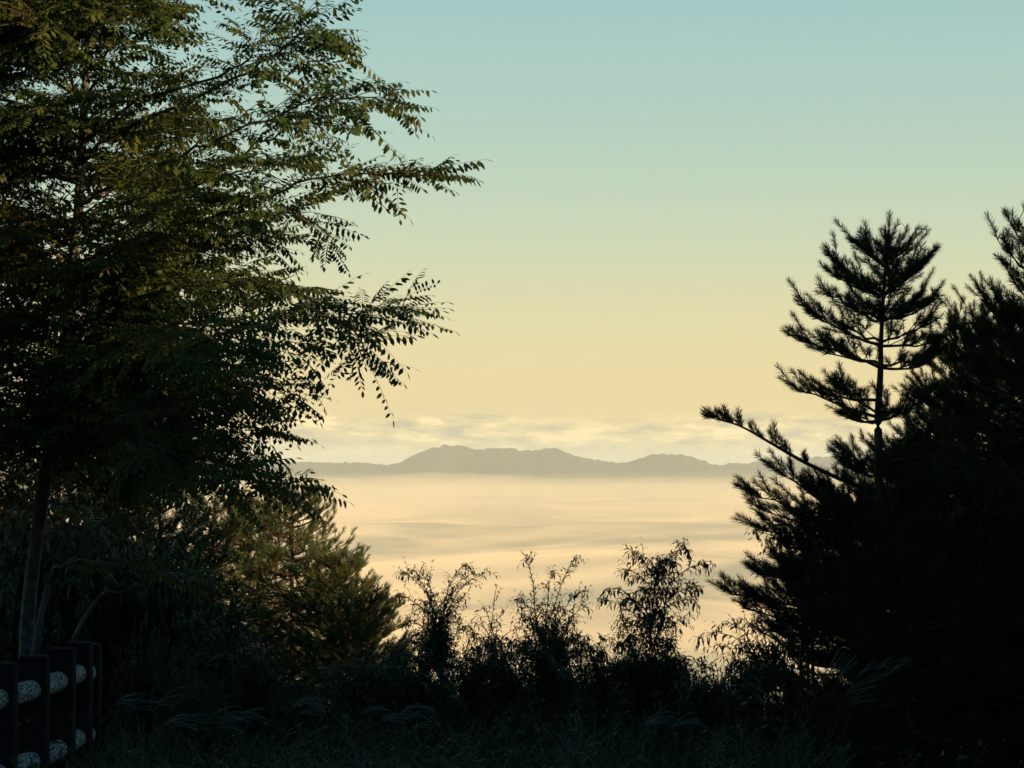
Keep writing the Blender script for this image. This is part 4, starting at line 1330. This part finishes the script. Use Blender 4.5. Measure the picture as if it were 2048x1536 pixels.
def silver_grass(px, py, d, lean, label, seed, stalks=2, droop=1.3):
    """silver grass: tuft of arching blades and stalks that end in a fan of fine plumes"""
    rg = random.Random(seed)
    tip = P(px, py, d)
    bx = tip[0] - lean * .35; by = d + rg.uniform(-.1, .1)
    b = np.array((bx, by, gz(bx, by)))
    t = tag(empty('silver_grass', b), label, 'grass', 'silver grass tufts with plumes')
    mb = MB()
    for k in range(26):
        a = rg.uniform(0, 6.28)
        grass_blade(mb, b + np.array((rg.gauss(0, .05), rg.gauss(0, .05), -.02)), (math.cos(a), math.sin(a)), rg.uniform(.5, 1.0) * min(1.0, (tip[2] - b[2]) * 1.05), .011, rg.uniform(1.0, 2.4), rg)
    tag(mb.build('blade_tuft', M['grass'], t), kind='stuff')
    for q in range(stalks):
        tp = tip + np.array((rg.gauss(0, .07), rg.gauss(0, .08), rg.gauss(-.03, .05))) * (1 if q else 0)
        c = curve([b + np.array((rg.gauss(0, .03), rg.gauss(0, .03), 0)), b + (tp - b) * .6 - np.array((lean * .08, 0, 0)), tp], 9)
        mb = MB(); tube(mb, c, np.linspace(.0035, .0018, 9), 4, False)
        so = mb.build('stalk', M['grass'], t)
        mb = MB()
        hd = norm(np.array((lean, rg.gauss(0, .2), .25)))
        for k in range(rg.randint(3, 5)):
            d0 = norm(norm(c[-1] - c[-2]) * .5 + hd * .9 + np.array((rg.gauss(0, .22), rg.gauss(0, .3), rg.gauss(.1, .18))))
            p = c[-1] - norm(c[-1] - c[-2]) * rg.uniform(0, .05); pts = []; ln = rg.uniform(.15, .24); n_ = 7
            for i in range(n_):
                pts.append(p.copy()); p = p + d0 * ln / (n_ - 1)
                d0 = norm(d0 + np.array((0, 0, -droop / (n_ - 1) * rg.uniform(.5, 1.0))))
            tube(mb, pts, np.interp(np.arange(n_), [0, 2, n_ - 1], [.001, .0024, .0011]), 3, False)
            for i in range(1, n_):
                for _ in range(3):
                    leaf_blade(mb, pts[i], norm(pts[i] - pts[i - 1]) + np.array((rg.gauss(0, .5), rg.gauss(0, .5), rg.gauss(-.2, .4))), (0, 0, 1), .012, .0022, 0, 2)
        tag(mb.build('plume', M['plume'], so), kind='stuff')

plumes = [(380, 1318, 15.6, 1, 'drooping silver grass in front of the shaded bush', 1.4), (330, 1392, 14.4, 1, 'drooping silver grass with paired plumes right of the fence', 1.5), (232, 1404, 14.0, 1, 'short silver grass close beside the fence', 1.3),
          (445, 1432, 13.8, 1, 'silver grass with a wide drooping fan of plumes', 1.5), (480, 1428, 14.2, .9, 'silver grass beside the wide drooping fan', 1.2), (350, 1444, 13.4, 1, 'low silver grass nodding over the bottom weeds', 1.4), (590, 1404, 14.6, 1, 'silver grass with long plumes below the sunlit pines', 1.2),
          (650, 1418, 14.2, -.5, 'upright silver grass below the shorter sunlit pine', .5), (760, 1440, 14.2, 1, 'faint silver grass left of the feathery weed under the airy shrub', 1.3), (815, 1432, 14.5, 1, 'nodding silver grass below the arching shrub', 1.5), (640, 1345, 17.0, 1, 'silver grass lit faintly under the sunlit pines', 1.0),
          (1130, 1350, 17.0, -.2, 'upright tufted silver grass before the dark brink bushes', .6), (1680, 1345, 14.8, .8, 'silver grass with straight plumes leaning away from the fog', .15), (1720, 1345, 14.6, .8, 'leaning silver grass beside the straight plumes', .2),
          (1755, 1330, 14.8, .9, 'tall silver grass with the longest leaning plumes', .25), (1630, 1262, 16.4, .5, 'tall silver grass rising before the pine boughs', .1), (1665, 1300, 15.6, -.4, 'thin silver grass before the dark thicket', .2), (1700, 1400, 14.0, .7, 'low silver grass below the leaning plumes', .5),
          (1300, 1440, 14.0, .8, 'drooping silver grass below the tiered shrub', 1.3), (1545, 1395, 14.6, -.5, 'faint silver grass under the spreading shrub', .4)]
for k, (px, py, d, lean, lab, dr) in enumerate(plumes):
    silver_grass(px, py, d, lean, lab, 400 + k, 2 if k % 3 else 3, dr)

# ---- rank grass over the whole bank, and a leafy ground layer
rg = random.Random(66)
mb = MB()
for k in range(15000):
    y = 10.0 + 17.5 * rg.random() ** .8
    x = rg.uniform(-.30, .30) * y
    a = rg.uniform(0, 6.28)
    grass_blade(mb, (x, y, gz(x, y) - .02) if k % 40 == 0 else (x, y, -.042 * y - .06), (math.cos(a), math.sin(a)), rg.uniform(.25, .75), rg.uniform(.006, .013), rg.uniform(.6, 2.2), rg)
tag(mb.build('grass', M['grass']), 'rank dark grass covering the whole bank', 'grass', kind='stuff')
mb = MB(); cover = []
for k in range(9000):
    y = 10.5 + 15 * rg.random()
    x = rg.uniform(-.30, .30) * y
    h = rg.random() ** 1.3 * (.25 + .55 * vnoise(np.array([x * .9]), np.array([y * .9]), 7)[0])
    cover.append((k % 6, (x, y, -.042 * y - .03 + h), (math.cos(k * 2.4), math.sin(k * 2.4), rg.uniform(-.5, .9)), rg.gauss(0, .8), rg.uniform(.35, .85)))
batch_place(mb, LEAVES['broad'], cover)
tag(mb.build('ground_cover', M['bush_leaf']), 'leafy weeds growing through the grass', 'weeds', kind='stuff')
